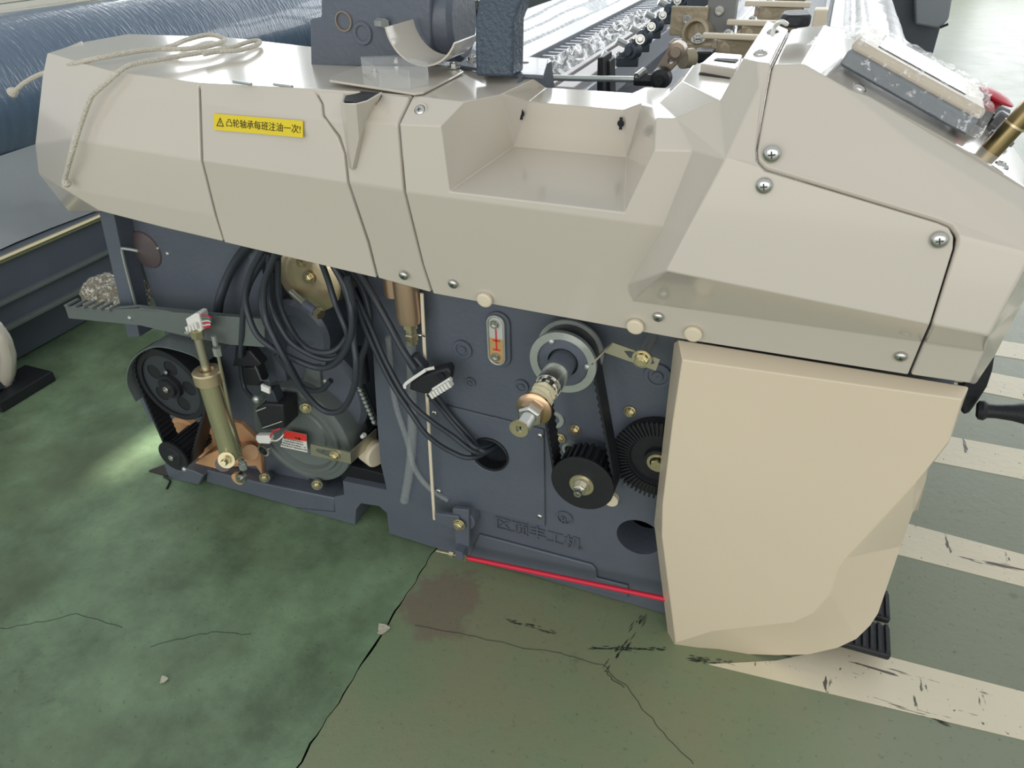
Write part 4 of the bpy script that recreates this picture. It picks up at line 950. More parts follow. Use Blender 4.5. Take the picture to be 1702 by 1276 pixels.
MB().prism([s0.lerp(s3, .56)+Vector((0, -.0006, 0)), s1.lerp(s2, .62)+Vector((0, -.0006, 0)), s2+Vector((0, -.0006, 0)), s3+Vector((0, -.0006, 0))], (0, .0004, 0)).build('red_band', REDINK, st, 0)
ux = (s1-s0).normalized(); uy = (s3-s0); uy = (uy-ux*uy.dot(ux)).normalized()
text_mesh('注意', 'label_lettering', INK, st, s3.lerp(s2, .38)-uy*.022+Vector((0, -.0012, 0)), ux, uy, .02, .008, .0002)
for k in range(4):
    text_mesh(('请先阅读使用说明书', '加油前请停机切断电源', '定期检查油位每班一次', '保持清洁严禁拆卸外壳')[k], 'label_lettering', INK, st, s0+ux*(.02-.002*k if k < 2 else .005)+uy*(.031-.0085*k)+Vector((0, -.0009, 0)), ux, uy, .062 if k < 2 else .082, .005, .0002)
# slotted nickel strap
t = thing('slotted_strap', Y(555, 760, -.03), 'bent nickel strap with a long slot and bolt, in front of the gearbox casing', 'bracket')
ys_ = -.035
sp = [Y(516, 738, ys_), Y(580, 752, ys_), Y(581, 770, ys_), Y(517, 756, ys_)]
ss = [Y(527, 745, ys_), Y(555, 750, ys_), Y(565, 755, ys_), Y(565, 761, ys_), Y(556, 762, ys_), Y(529, 752, ys_), Y(525, 749, ys_)]
MB().prism(sp, (0, .004, 0), [ss]).build('strap', NICKEL, t, 0)
MB().prism([sp[1], sp[2], sp[2]+Vector((.012, .11, .0)), sp[1]+Vector((.012, .11, .0))], (.004, 0, 0)).build('bent_leg', NICKEL, t, 0)
place(HEXG, 'hex_bolt', t, Y(556, 757, ys_-.002), NY, .2, .0105)
t = thing('cream_roller', Y(619, 742, .0), 'cream plastic roller behind the bent strap, against the frame edge', 'roller')
MB().lathe(Y(611, 745, .06), (1, -.4, 0), [(0, .02), (.004, .035), (.04, .036), (.045, .03)], 28).build('roller', CREAMP, t)
MB().cyl(Y(602, 726, .04), Y(606, 722, .04), .006).build('white_pin', WHITEP, t)
# relay box with its little plug
t = thing('relay_box', Y(445, 680, -.04), 'black square relay box with white tag, left of the gearbox label', 'relay')
MB().prism([Y(424, 680, -.06), Y(441, 671, -.06), Y(470, 673, -.06), Y(474, 712, -.06), Y(436, 715, -.06)], (0, .06, 0)).build('box', RUBBER, t, 20, .004)
MB().prism([Y(440, 650, -.05), Y(452, 648, -.05), Y(463, 672, -.05), Y(444, 676, -.05)], (0, .03, 0)).build('neck', CABLE, t, 20, .003)
MB().box(Y(442, 646, -.06), (.024, .006, .018), Matrix.Rotation(.2, 3, 'Y')).build('white_tag', WHITEP, t, 0)
MB().tube([Y(426, 683, -.062), Y(442, 677, -.063)], .0018, 6, 1).build('edge_strip', ZINC, t)
MB().tube([Y(437, 711, -.064), Y(469, 700, -.064)], .0016, 6, 1).build('edge_strip', ZINC, t)
place(DOME, 'brass_stud', t, Y(427, 663, -.02), NY, 0, .012)
t = thing('small_white_plug', Y(438, 730, -.05), 'small white two-pin plug with one red and one white wire, hanging under the relay box', 'connector')
MB().prism([Y(425, 724, -.05), Y(447, 724, -.05), Y(450, 731, -.05), Y(448, 738, -.05), Y(430, 737, -.05), Y(425, 731, -.05)], (0, .016, 0)).build('plug_body', WHITEP, t, 20, .002)
MB().tube([Y(448, 728, -.045), Y(455, 716, -.06), Y(465, 712, -.06), Y(464, 705, -.04)], .0022, 6).build('red_wire', RED, t)
MB().tube([Y(449, 731, -.045), Y(460, 732, -.06), Y(470, 724, -.06), Y(471, 718, -.04)], .0022, 6).build('white_wire', WHITEP, t)
MB().ring(Y(442, 745, -.02), NY, .013, .0185, .012, 28).build('ring_terminal', STEEL, t)
MB().lathe(Y(442, 745, -.015), NY, [(0, .012), (.006, .012), (.006, .0001)], 20, cap=False).build('ring_core', DARK, t)

# square plug and its bracket above the relay
t = thing('square_plug', Y(408, 595, -.02), 'black square cable plug hanging left of the coil', 'connector')
MB().prism([Y(394, 582, -.03), Y(414, 582, -.03), Y(434, 606, -.03), Y(430, 610, -.03), Y(385, 609, -.03)], (0, .03, 0)).build('plug', RUBBER, t, 20, .004)
MB().prism([Y(402, 611, -.02), Y(426, 610, -.02), Y(436, 634, -.02), Y(430, 642, -.02), Y(405, 640, -.02)], (0, .03, 0)).build('block', RUBBER, t, 20, .004)
MB().tube([Y(424, 608, -.04), Y(434, 632, -.04), Y(447, 632, -.04), Y(449, 642, -.04)], .0016, 5, 1).build('edge_wire', GREYP, t)
# ---- brass bearing, its rod, chain, drum
bc = Y(521, 455, .06)
t = thing('brass_bearing_housing', bc, 'shiny brass bearing housing showing between the cables under the cover', 'bearing')
MB().lathe(bc, NY, [(-.06, .085), (.02, .085), (.024, .08), (.03, .05), (.03, .0001)], 40, cap=False).build('housing', BRASS, t)
place(HEXG, 'hex_bolt', t, Y(513, 461, .025), NY, .1, .011)
place(HEXG, 'hex_bolt', t, Y(500, 437, .028), NY, .4, .008)
t = thing('grease_rod', Y(510, 510, -.0), 'short greasy rod with a gold nut, leaning below the brass housing', 'rod')
MB().tube([Y(484, 484, .02), Y(508, 505, .0), Y(527, 518, -.01)], .0065, 10, 1).build('rod', ZINC, t)
MB().cyl(Y(508, 505, .0), Y(526, 517, -.01), .012, None, 12).build('collar', BLUE, t)
MB().cyl(Y(527, 518, -.01), Y(534, 523, -.014), .013, None, 6).build('nut', GOLD, t, 20)
t = thing('roller_chain', Y(605, 670, .02), 'short run of black roller chain going down behind the frame edge', 'chain')
MB().cyl(Y(598, 580, .03), Y(604, 632, .03), .016).build('chain_tube', RUBBER, t)
for k in range(11):
    p = Y(594+2.8*k, 634+6.6*k, .01); MB().lathe(p, NY, [(0, .0055), (.006, .005), (.007, .0001)], 10, cap=False).build('chain_pin', ZINC, t)
MB().tube([Y(596, 632, .02), Y(626, 705, .02)], .012, 6, 1, .006).build('chain_links', RUBBER, t)
t = thing('motor_drum', Y(560, 620, .12), 'big dark round motor body in the shade behind the cable coil', 'motor')
dc = Y(548, 628, .14)
MB().lathe(dc, NY, [(-.12, .15), (.06, .152), (.075, .14), (.08, .1), (.08, .0001)], 56, cap=False).build('body', BLUE, t)
MB().lathe(Y(505, 545, .10), NY, [(-.12, .09), (.02, .09), (.03, .078), (.03, .05), (.022, .046), (.022, .0001)], 40, cap=False).build('side_drum', BLUE, t)
MB().prism([Y(508, 610, .05), Y(530, 607, .05), Y(534, 650, .05), Y(500, 640, .05)], (0, .02, 0)).build('grey_plate', GREYP, t, 20, .004)
place(DOME, 'screw', t, Y(541, 633, .06), NY, 0, .008); place(DOME, 'screw', t, Y(547, 673, .06), NY, 0, .008)
# hook rod, plastic wrapped bundle, floor plate
o = MB().tube([Y(230, 417, -.01), Y(207, 413, -.01), Y(203, 418, -.01), Y(213, 460, -.01), Y(226, 510, -.01)], .0038, 8, 2).build('hooked_rod', ZINC, None); tag(o, 'thin bent steel hook rod standing beside the left post', 'rod')
t = thing('wrapped_bundle', Y(170, 490, .12), 'bundle in crinkled clear film lying behind the ribbed tread', 'bundle')
b = MB(); bm = b.bm
bc0 = Y(166, 489, .10); bc1 = Y(230, 500, .12); ax = (bc1-bc0).normalized(); u = Vector((0, 0, 1)); u = (u-ax*u.dot(ax)).normalized(); w_ = ax.cross(u); rings = []
for i in range(13):
    tt = i/12; rr = .062*(.55+.45*math.sin(min(1, tt*3)*math.pi/2))
    rings.append([bm.verts.new(bc0+(bc1-bc0)*(tt*1.3-.3)+(u*math.cos(2*math.pi*j/20)+w_*math.sin(2*math.pi*j/20))*rr*(1+.09*math.sin(j*2.1+i*1.3)+.05*math.sin(j*4.7-i))) for j in range(20)])
for p, q in zip(rings, rings[1:]):
    for j in range(20): bm.faces.new((p[j], p[(j+1) % 20], q[(j+1) % 20], q[j]))
bm.faces.new(rings[0]); bm.faces.new(rings[-1]); b.build('film_wrap', BUNDLE, t, 60)
t = thing('floor_plate', Z(262, 780, 0), 'small steel plate lying on the floor under the left foot block', 'plate')
b = MB(); b.prism([Z(248, 784, 0), Z(285, 770, 0), Z(320, 778, 0), Z(288, 795, 0)], (0, 0, .006)); b.build('plate', mat('dark_steel_plate', (88, 84, 80), .4, .7), t, 0)
MB().tube([Z(272, 792, .003), Z(282, 798, .003), Z(280, 806, .003), Z(277, 812, .003)], .003, 6).build('wire_end', RUBBER, t)
# curl of paper on the joint and other litter
for (a, c), sx_, lb in (((636, 1046), .024, 'pale paint chip stuck on the floor joint'), ((272, 1130), .014, 'small scrap of white plastic on the green floor at lower left')):
    t = Z(a, c, .003); b = MB(); P = [t+Vector((math.cos(k)*sx_*(.5+.22*math.sin(3*k)), math.sin(k)*sx_*(.8+.25*math.cos(2*k)), .0015*math.sin(5*k))) for k in [2*math.pi*i/14 for i in range(14)]]
    b.prism(P, (0, 0, .003)); o = b.build('paint_chip', mat('pale_chip', (190, 186, 166), .6, 0, .2, 90, .4, 150), None, 0); tag(o, lb, 'debris')
# ---- rope
t = thing('white_rope', Y(320, 66, .2), 'white braided rope looped over the rear cover, one end hanging down its front', 'rope')
zt_ = 1.186
rp = [Y(107, 300, -.115), Y(120, 254, -.125), Y(135, 205, -.108), Y(150, 165, -.098), Y(157, 155, -.092), Y(180, 135, -.075), Y(205, 114, -.055)]
rp += [Z(a, c, zt_+.006) for a, c in ((228, 105), (275, 97), (330, 88), (380, 80), (415, 69), (431, 68), (428, 74), (400, 83), (360, 86), (338, 90))]
MB().tube(rp, .0048, 8, 6).build('long_strand', ROPE, t)
rp = [Y(24, 152, .03), Y(40, 138, .03), Y(66, 124, .03), Y(100, 114, .012), Y(130, 104, -.01)] + [Z(a, c, zt_+.006) for a, c in ((170, 95), (235, 84), (280, 78), (310, 66), (345, 58), (368, 62), (372, 68), (345, 77), (310, 81), (270, 82))]
MB().tube(rp, .005, 8, 6).build('short_strand', ROPE, t)
MB().lathe(Y(26, 150, .03), Y(14, 158, .03)-Y(26, 150, .03), [(0, .006), (.008, .010), (.016, .012), (.02, .004)], 12).build('knot', ROPE, t)
MB().lathe(Y(108, 297, -.115), (0, 0, -1), [(0, .005), (.006, .009), (.014, .009), (.018, .003)], 12).build('knot', ROPE, t)

# ---- right hand side details
t = thing('hand_crank', Y(1640, 640, .0), 'black hand crank wheel with a turned handle at the right end of the loom', 'crank')
hw = Y(1622, 640, .12); axh = Vector((1, -.12, 0)).normalized()
wc = Vector((hw.x-.012, .12, hw.z))
pl = [(1655, 586), (1650, 618), (1641, 645), (1626, 668), (1612, 688), (1600, 691), (1590, 660), (1610, 610)]
MB().prism([Y(a, c, .10) for a, c in pl], (.0, .03, 0)).build('crank_web', RUBBER, t, 30, .006)
MB().cyl(Y(1632, 630, .115), Y(1632, 630, .115)-Vector((.14, 0, 0)), .014).build('crank_shaft', STEEL, t)
h0 = Y(1622, 681, .08); h1 = Y(1770, 692, .06)
MB().lathe(h0, h1-h0, [(0, .011), (.004, .017), (.012, .018), (.018, .013), (.03, .0125), (.055, .015), (.085, .022), (.11, .025), (.14, .022), (.155, .014), (.158, .001)], 28, cap=False).build('handle', RUBBER, t)
t = thing('pedal', Z(1440, 1070, 0), 'ribbed black floor pedal nearest the skirt bottom', 'pedal', 'floor pedals')
def pedal(px0, py0, px1, py1, t):
    c = (Z(px0, py0, .05)+Z(px1, py1, .05))/2
    MB().box(c, (.13, .085, .02)).build('tread', RUBBER, t, 20, .006)
    for k in range(8): MB().box(c+Vector((-.056+.016*k, 0, .012)), (.008, .08, .008)).build('tread_rib', RUBBER, t, 0, .002)
    MB().box(c+Vector((-.1, .05, -.02)), (.12, .03, .03)).build('pedal_arm', RUBBER, t, 0)
c1 = Z(1445, 1052, .05)
pedal(1405, 1070, 1448, 1040, t)
t = thing('pedal', Z(1450, 1000, 0), 'ribbed black floor pedal farther back, just showing behind the skirt edge', 'pedal', 'floor pedals')
pedal(1406, 1008, 1450, 988, t)

# terminal on the console slope
E1_, E2_, Eb_ = V5['E1'], V5['E2'], V5['E1b']
def SL(px, py, h=0): return PL(px, py, E1_+nS*h, E2_+nS*h, Eb_+nS*h)
t = thing('control_terminal', SL(1520, 180), 'control terminal wrapped in clear film, lying on the sloping console', 'terminal')
q0 = SL(1394, 108, .008); q1 = SL(1606, 227, .008)
dirx = (q1-q0).normalized(); diry = nS.cross(dirx).normalized(); diry = diry if diry.y > 0 else -diry
DW = .20
MB().prism([q0, q1, q1+diry*DW, q0+diry*DW], nS*.022).build('housing', TERMBLUE, t, 20, .004)
MB().prism([q0+nS*.022, q1+nS*.022, q1+nS*.022+diry*DW, q0+nS*.022+diry*DW], nS*.014).build('bezel', TERMBEIGE, t, 20, .005)
MB().prism([p+nS*.0365 for p in (q0+dirx*.03+diry*.03, q1-dirx*.03+diry*.03, q1-dirx*.03+diry*(DW-.03), q0+dirx*.03+diry*(DW-.03))], nS*.001).build('screen', SCREEN, t, 0)
# film: crinkled sheet draped over the terminal, its edges tucked down
b = MB(); bm = b.bm; grid = []
Lx = (q1-q0).length
us = [-.05, -.03, -.012, -.005] + [Lx*k/24 for k in range(25)] + [Lx+.005, Lx+.012]
ws = [-.010, -.006, -.004] + [DW*k/14 for k in range(15)] + [DW+.006, DW+.02, DW+.035]
for j, w_ in enumerate(ws):
    row = []
    for i, u_ in enumerate(us):
        h = .0395
        if u_ < 0: h = min(h, .0385+u_*.75)
        if u_ > Lx+.006: h = .012
        if w_ <= -.010: h = min(h, .004)
        elif w_ <= -.006: h = min(h, .022)
        if w_ > DW+.01: h = min(h, .006)
        h += random.uniform(0, .0035)+.0015*math.sin(i*1.7+j*.9) if 0 <= w_ <= DW else random.uniform(0, .001)
        row.append(bm.verts.new(q0+dirx*(u_+random.uniform(-.002, .002))+diry*(w_+(random.uniform(-.002, .002) if w_ > 0 else 0))+nS*max(.002, h)))
    grid.append(row)
for j in range(len(ws)-1):
    for i in range(len(us)-1): bm.faces.new((grid[j][i], grid[j][i+1], grid[j+1][i+1], grid[j+1][i]))
b.build('wrapping_film', WRAP, t, 80)
# emergency stop and push buttons
def on_slope(name, px, py, label, cat, group=None):
    return thing(name, SL(px, py), label, cat, group), SL(px, py)
t, p = on_slope('emergency_stop', 1632, 190, 'red mushroom emergency stop button on the console slope', 'button')
pe = SL(1637, 182, .022)
MB().lathe(pe-nS*.02, nS, [(0, .019), (.016, .019), (.018, .016), (.022, .016)], 24).build('collar', DARK, t)
MB().lathe(pe, nS, [(0, .012), (.012, .012), (.016, .016), (.019, .0275), (.0215, .028), (.026, .016), (.027, .001)], 28, cap=False).build('mushroom_cap', REDCAP, t)
for k, (a, c) in enumerate(((1648, 200), (1656, 215), (1664, 231))):
    lb = ('grey round push button nearest the red emergency stop', 'grey round push button in the middle of the three', 'grey round push button nearest the brass lever')[k]
    t, p = on_slope('push_button', a, c, lb, 'button', 'grey push buttons')
    MB().lathe(p-nS*.002, nS, [(0, .0185), (.006, .0185), (.008, .015), (.024, .0145), (.027, .012), (.027, .001)], 24, cap=False).build('cap', GREYB, t)
t, p = on_slope('start_lever', 1640, 262, 'olive brass tube lever rising at the right edge of the console', 'lever')
l0 = Y(1642, 256, -.03); l1 = Y(1712, 180, -.03)
MB().cyl(l0-(l1-l0)*.15, l1+(l1-l0)*.6, .0135, None, 24).build('tube', mat('olive_brass_tube', (150, 134, 96), .3, 1, .2, 6), t)
MB().ring(l0+(l1-l0)*.62, l1-l0, .013, .0148, .003, 24).build('band', BRASS, t)
MB().lathe(l0-nS*.012, nS, [(0, .024), (.006, .024), (.01, .018)], 24).build('socket', DARK, t)
# black cap on top of the console
cpt = [Z(a, c, V4['T1'].z+.012) for a, c in ((1294, 44), (1300, 37), (1330, 35), (1344, 38), (1346, 45), (1330, 47), (1305, 47))]
MB().prism(cpt, (0, 0, .016)).build('black_cap', RUBBER, T5, 30, .004)
MB().tube([Z(1284, 58, V4['T1'].z+.012), Z(1288, 44, V4['T1'].z+.02), Z(1298, 36, V4['T1'].z+.03), Z(1308, 40, V4['T1'].z+.026)], .003, 6).build('looped_wire', WHITEP, T5)

# ================================================================ NEAR LOOM: TOP AND WIDTH
# beam bracket on the rear cover
zc = 1.187
t = thing('beam_bracket', Z(600, 110, zc), 'dark blue cast beam bracket with a round drum, standing on the rear cover', 'bracket')
yb = Z(560, 104, zc).y
def PB(a, c, dy=0): return Y(a, c, yb+dy)
MB().prism([PB(516, 112), PB(514, 31), PB(533, 28), PB(532, -60), PB(715, -60), PB(715, 112)], (0, .10, 0)).build('block', BLUE, t, 20, .005)
dm = PB(715, 40, .0); 
MB().lathe(Y(703, 28, yb+.08), (1, .1, 0), [(0, .075), (.02, .078), (.022, .068), (.03, .068), (.032, .078), (.075, .078), (.085, .07), (.085, .0001)], 40).build('drum', BLUE, t)
MB().lathe(PB(572, 35), NY, [(-.001, .018), (.004, .018), (.004, .0155), (-.0005, .0155), (-.0005, .0001)], 28, cap=False).build('plug_hole', mat('tan_plug_face', (140, 128, 112), .5), t)
MB().cyl(PB(628, 38), PB(640, 39, -.015), .009, None, 6).build('hex_bolt', ZINC, t, 20)
MB().lathe(PB(603, 55), NY, [(0, .022), (.004, .02), (.004, .014), (.001, .012), (.001, .0001)], 24, cap=False).build('cast_boss', BLUE, t)
# half round beige guard
t = thing('half_round_guard', Z(700, 112, zc), 'beige half round strip guard hanging under the blue drum', 'guard')
gr = (Y(764, 60, yb-.11)-Y(702, 60, yb-.11)).x
b = MB(); bm = b.bm; R = []
gcen = Y(704, 111, yb-.11)+Vector((0, 0, gr))
for i in range(25):
    a = math.radians(188+i*(146/24)); n = Vector((math.cos(a), 0, math.sin(a)))
    R.append([bm.verts.new(gcen+n*gr), bm.verts.new(gcen+n*gr+Vector((0, .10, 0))), bm.verts.new(gcen+n*(gr-.003)+Vector((0, .10, 0))), bm.verts.new(gcen+n*(gr-.003))])
for p, q in zip(R, R[1:]):
    for k in range(4): bm.faces.new((p[k], p[(k+1) % 4], q[(k+1) % 4], q[k]))
bm.faces.new(R[0]); bm.faces.new(R[-1]); b.build('curved_strip', BEIGE, t, 40)
# blue mounting plate with bolts
t = thing('mounting_plate', Z(850, 125, zc), 'blue mounting plate with bolts, lying on the cover under the curved arm', 'plate')
MB().prism([Z(762, 114, zc+.002), Z(800, 92, zc+.002), Z(911, 103, zc+.002), Z(903, 131, zc+.002), Z(861, 129, zc+.002)], (0, 0, .006)).build('plate', BLUE, t, 0, .001)
pz = [Y(861, 131, .13), Y(911, 105, .20), Y(911, 136, .20), Y(903, 133, .16)]
MB().prism([Z(861, 129, zc+.006), Z(911, 103, zc+.006), Z(911, 103, zc+.006)+Vector((0, .02, -.05)), Z(861, 129, zc+.006)+Vector((0, .0, -.015))], (.004, .008, 0)).build('folded_side', BLUE, t, 0)
for a, c in ((785, 101), (755, 112)): place(HEXS, 'hex_bolt', t, Z(a, c, zc+.008), (0, 0, 1), .2, .008)
place(HEXS, 'hex_bolt', t, Z(660, 104, zc+.008), (0, 0, 1), .2, .007)
MB().lathe(Z(872, 104, zc+.008), (0, 0, 1), [(0, .008), (.0006, .008), (.0006, .0001)], 16, cap=False).build('bolt_hole', DARK, t)
# curved arm
t = thing('curved_arm', Z(820, 124, zc), 'thick rough cast blue arm curving up from the mounting plate', 'arm')
ya = Z(820, 126, zc+.008).y
ap = [(790, 127), (789, 60), (789, 34), (794, 10), (806, -60), (880, -60), (866, 0), (853, 38), (852, 128)]
MB().prism([Y(a, c, ya) for a, c in ap], (0, .055, 0)).build('arm', mat('rough_blue_casting', (70, 84, 98), .3, 0, .15, 9, .5, 130, .2), t, 25, .005)
# clear hatch lid
t = thing('hatch_lid', Z(650, 150, zc), 'beige hatch lid with a clear raised box on it, between funnel pocket and tray', 'lid')
zl_ = 1.189
MB().prism([Z(a, c, zl_) for a, c in ((548, 137), (553, 129), (600, 113), (762, 115), (771, 122), (704, 157), (688, 159))], (0, 0, .004)).build('lid_plate', BEIGE, t, 0, .0015)
zb_ = zl_+.004
base = [Z(a, c, zb_) for a, c in ((603, 124), (664, 122), (713, 134), (713, 141), (682, 148), (632, 146))]
b = MB()
for i in range(len(base)):
    p, q = base[i], base[(i+1) % len(base)]
    b.prism([p, q, q+Vector((0, 0, .028)), p+Vector((0, 0, .028))], (q-p).cross(Vector((0, 0, 1))).normalized()*.002)
b.build('clear_wall', GLASS, t, 0)
MB().prism([p+Vector((0, 0, .028)) for p in base], (0, 0, .002)).build('clear_top', GLASS, t, 0)
place(HEXS, 'small_bolt', t, Z(624, 120, zb_), (0, 0, 1), .2, .006)

def bar(name, x0, x1, z0, z1, y0, y1, m, label, cat, bevel=.003, group=None):
    o = MB().box(((x0+x1)/2, (y0+y1)/2, (z0+z1)/2), (x1-x0, y1-y0, z1-z0)).build(name, m, None, 0, bevel); tag(o, label, cat, group); return o
YE = 12.0
# silver film wrapped warp beam and warp sheet
b = MB(); b.lathe((-.80, 1.9, .64), (0, 1, 0), [(0, .05), (0, .30), (.02, .305)]+[(.2+.35*i, .30+.004*math.sin(i*2.3)) for i in range(30)], 40); o = b.build('warp_beam', SHEETFILM, None, 40); tag(o, 'large warp beam in silver film behind the curved arm, running across the loom', 'beam')
t = thing('warp_sheet', (-1.5, 2, .9), 'sheet of white warp slats spread beyond the silver wrapped beam', 'sheet')
for i in range(9): MB().box((-1.12-.075*i, 8.2, .955), (.05, 10, .006)).build('warp_slat', mat('white_slat', (196, 200, 200), .5, 0, .05), t, 0)
bar('loom_bed', -.84, .75, .25, .62, .75, YE, BLUE, 'dark blue loom bed under the beams and rails, reaching back across the hall', 'machine bed', 0)
bar('rear_rail', Z(865, 79, .9).x, Z(865, 101, .9).x, .84, .90, 1.0, YE, ALU, 'flat grey metal rail beside the silver wrapped beam', 'rail')
t = thing('ribbed_tray', (-.3, 1.5, .75), 'ribbed silver tray between the flat grey rail and the bubble film', 'tray')
MB().box((-.30, 6, .86), (.22, 10, .01)).build('tray_floor', ALU, t, 0)
for i in range(40): MB().box((-.34, 1.3+.08*i, .875), (.13, .018, .02)).build('tray_rib', ALU, t, 0)
# bubble film bundle
b = MB(); bm = b.bm; G = []
for j in range(60):
    row = []; yy = .85+.03*j
    for i in range(15):
        xx = Z(884, 116, .97).x+(Z(958, 119, .97).x-Z(884, 116, .97).x)*i/14; h = .945+.05*math.sin(math.pi*i/14)+.012*math.sin(i*2.1+j*.8)+.010*math.sin(j*1.7-i)+random.uniform(-.006, .006)
        row.append(bm.verts.new((xx+.006*math.sin(j), yy, h)))
    G.append(row)
for p, q in zip(G, G[1:]):
    for i in range(14): bm.faces.new((p[i], p[i+1], q[i+1], q[i]))
o = b.build('bubble_film', BUBBLE, None, 80); tag(o, 'crumpled clear bubble film lying along the pale painted rail', 'film')
bar('pale_rail', Z(962, 118, 1.0).x, Z(992, 118, 1.0).x, .96, 1.0, .9, YE, PINKRAIL, 'pale painted long rail right of the bubble film', 'rail')
bar('pale_rail', Z(942, 118, 1.0).x, Z(953, 118, 1.0).x, .975, 1.0, .9, YE, PINKRAIL, 'narrow pale strip rail along the bubble film', 'rail', .002)
bar('narrow_steel_rail', Z(1004, 120, .98).x, Z(1014, 120, .98).x, .90, .98, .9, YE, ALU, 'narrow steel rail in the shadow beside the pale painted rail', 'rail')
# link rod with lever in front
t = thing('linkage', (.2, 1.0, 1.0), 'horizontal steel linkage rod with black clevis and brown slotted lever', 'linkage')
MB().tube([Y(905, 129, .42), Y(1062, 132, .42)], .0062, 10, 1).build('rod', ZINC, t)
MB().tube([Y(1055, 132, .42), Y(1100, 134, .42)], .012, 10, 1).build('clevis', RUBBER, t)
MB().cyl(Y(1057, 130, .42), Y(1066, 131, .42), .012, None, 6).build('lock_nut', STEEL, t, 20)
MB().cyl(Y(1059, 128, .41), Y(1072, 118, .43), .009, None, 8).build('ball_stud', STEEL, t, 20)
MB().lathe(Y(1097, 132, .40), NY, [(-.02, .022), (.004, .020), (.006, .010), (.016, .010), (.016, .0001)], 20, cap=False).build('joint', RUBBER, t)
BROWN = mat('brown_steel_lever', (150, 136, 122), .4, .5, .15, 14)
lp = [(1086, 122), (1110, 82), (1118, 76), (1130, 78), (1134, 90), (1126, 106), (1106, 128), (1094, 128)]
sl_ = [(1111, 101), (1117, 91), (1122, 92), (1122, 98), (1116, 106), (1111, 106)]
MB().prism([Y(a, c, .425) for a, c in lp], (0, .015, 0), [[Y(a, c, .425) for a, c in sl_]]).build('slotted_lever', BROWN, t, 25, .002)
MB().lathe(Y(1124, 86, .42), NY, [(-.03, .018), (.002, .018), (.004, .010), (.01, .010)], 24).build('lever_hub', BROWN, t)
# reed cap beam
t = thing('reed_cap_beam', (.46, 1.0, 1.1), 'long flat aluminium beam pointing into the hall, left of the console top', 'beam')
MB().box((.475, 6.5, 1.09), (.055, 11.0, .03)).build('beam', ALU, t, 0, .003)
MB().box((.452, 6.5, 1.108), (.006, 11.0, .006)).build('edge_strip', STEEL, t, 0)
# castings standing along the width, near ones first
def clamp(name, px, py, z, s, m, label, cat='clamp', group=None):
    p = Z(px, py, z); t = thing(name, p, label, cat, group)
    MB().box(p+Vector((0, 0, .012*s)), (.07*s, .04*s, .03*s), Matrix.Rotation(.25, 3, 'Z')).build('block', m, t, 20, .004)
    MB().lathe(p+Vector((.012*s, -.02*s, .045*s)), (-.5, -1, .1), [(-.03*s, .024*s), (.0, .024*s), (.002*s, .014*s), (.012*s, .013*s)], 20).build('bore', m, t)
    MB().prism([p+Vector((a*s, -.022*s, c*s)) for a, c in ((-.035, .02), (-.02, .0), (.03, .055), (.05, .085), (.03, .09), (.01, .06))], (0, .012*s, 0)).build('arm', m, t, 20, .002)
    MB().cyl(p+Vector((-.045*s, -.015*s, .02*s)), p+Vector((-.075*s, -.03*s, .035*s)), .012*s, None, 12).build('stud', ZINC, t)
    place(HEXS, 'hex_bolt', t, p+Vector((.018*s, 0, .03*s)), (0, 0, 1), .3, .010*s)
    place(HEXS, 'hex_bolt', t, p+Vector((-.025*s, -.01*s, .028*s)), (-.2, 0, 1), .8, .010*s)
    place(HEXS, 'hex_bolt', t, p+Vector((.042*s, -.024*s, .08*s)), (.2, -1, .3), .8, .010*s)
    return t
DKST = mat('dark_grey_steel', (84, 92, 100), .35, .5, .15, 12)
data = [(1042, 108, 1.0, 1.0, DKST, 'dark steel clamp nearest the crossing of rod and pale rail'),
        (1062, 84, 1.0, 1.0, DKST, 'dark steel clamp second from the linkage, above the brown lever'),
        (1082, 62, 1.0, 1.0, DKST, 'dark steel clamp third back along the pale rail'),
        (1106, 38, 1.0, 1.1, DKST, 'dark steel clamp fourth back along the pale rail'),
        (1128, 18, 1.0, 1.2, DKST, 'dark steel clamp farthest back along the pale rail')]
for a, c, z, s_, m, lb in data: clamp('rail_clamp', a, c, z, s_, m, lb, 'clamp', 'clamps along the pale rail')
def flat_bracket(px, py, w, h, y, lb, m=IRON):
    p = Y(px, py, y); t = thing('upright_bracket', p, lb, 'bracket', 'upright brackets between the rails')
    MB().box(p+Vector((0, .006, h/2)), (w, .012, h)).build('plate', m, t, 0, .003)
    place(SOCKET, 'screw', t, p+Vector((0, -.001, h*.55)), NY, 0, .012)
    MB().box(p+Vector((w*.5, .03, h/2)), (.012, .06, h)).build('side_web', m, t, 0, .003)
    return t
flat_bracket(1190, 66, .065, .125, .95, 'grey upright bracket plate with one screw beside the flat aluminium beam', mat('grey_bracket_paint', (132, 134, 134), .4, .2, .1))
flat_bracket(1140, 60, .09, .07, .93, 'low tan bracket plate left of the screwed upright plate')
flat_bracket(1165, 20, .10, .10, 1.6, 'grey bracket plate far back beside the flat aluminium beam', DKST)
t = thing('cast_hub', Y(1157, 62, .9), 'open round cast hub with a bolt, in front of the grey upright bracket', 'hub')
MB().lathe(Y(1155, 55, .9), (-.2, -1, .2), [(-.05, .036), (0, .036), (.002, .028), (-.02, .026), (-.02, .0001)], 28, cap=False).build('ring', IRON, t)
MB().box(Y(1150, 78, .9), (.11, .07, .03)).build('foot', IRON, t, 0, .004)
place(HEXS, 'hex_bolt', t, Y(1160, 66, .87), (0, -.5, 1), .2, .012)
t = thing('dark_cam_block', Y(1175, 92, .55), 'dark block between the brown lever and the console cover', 'block')
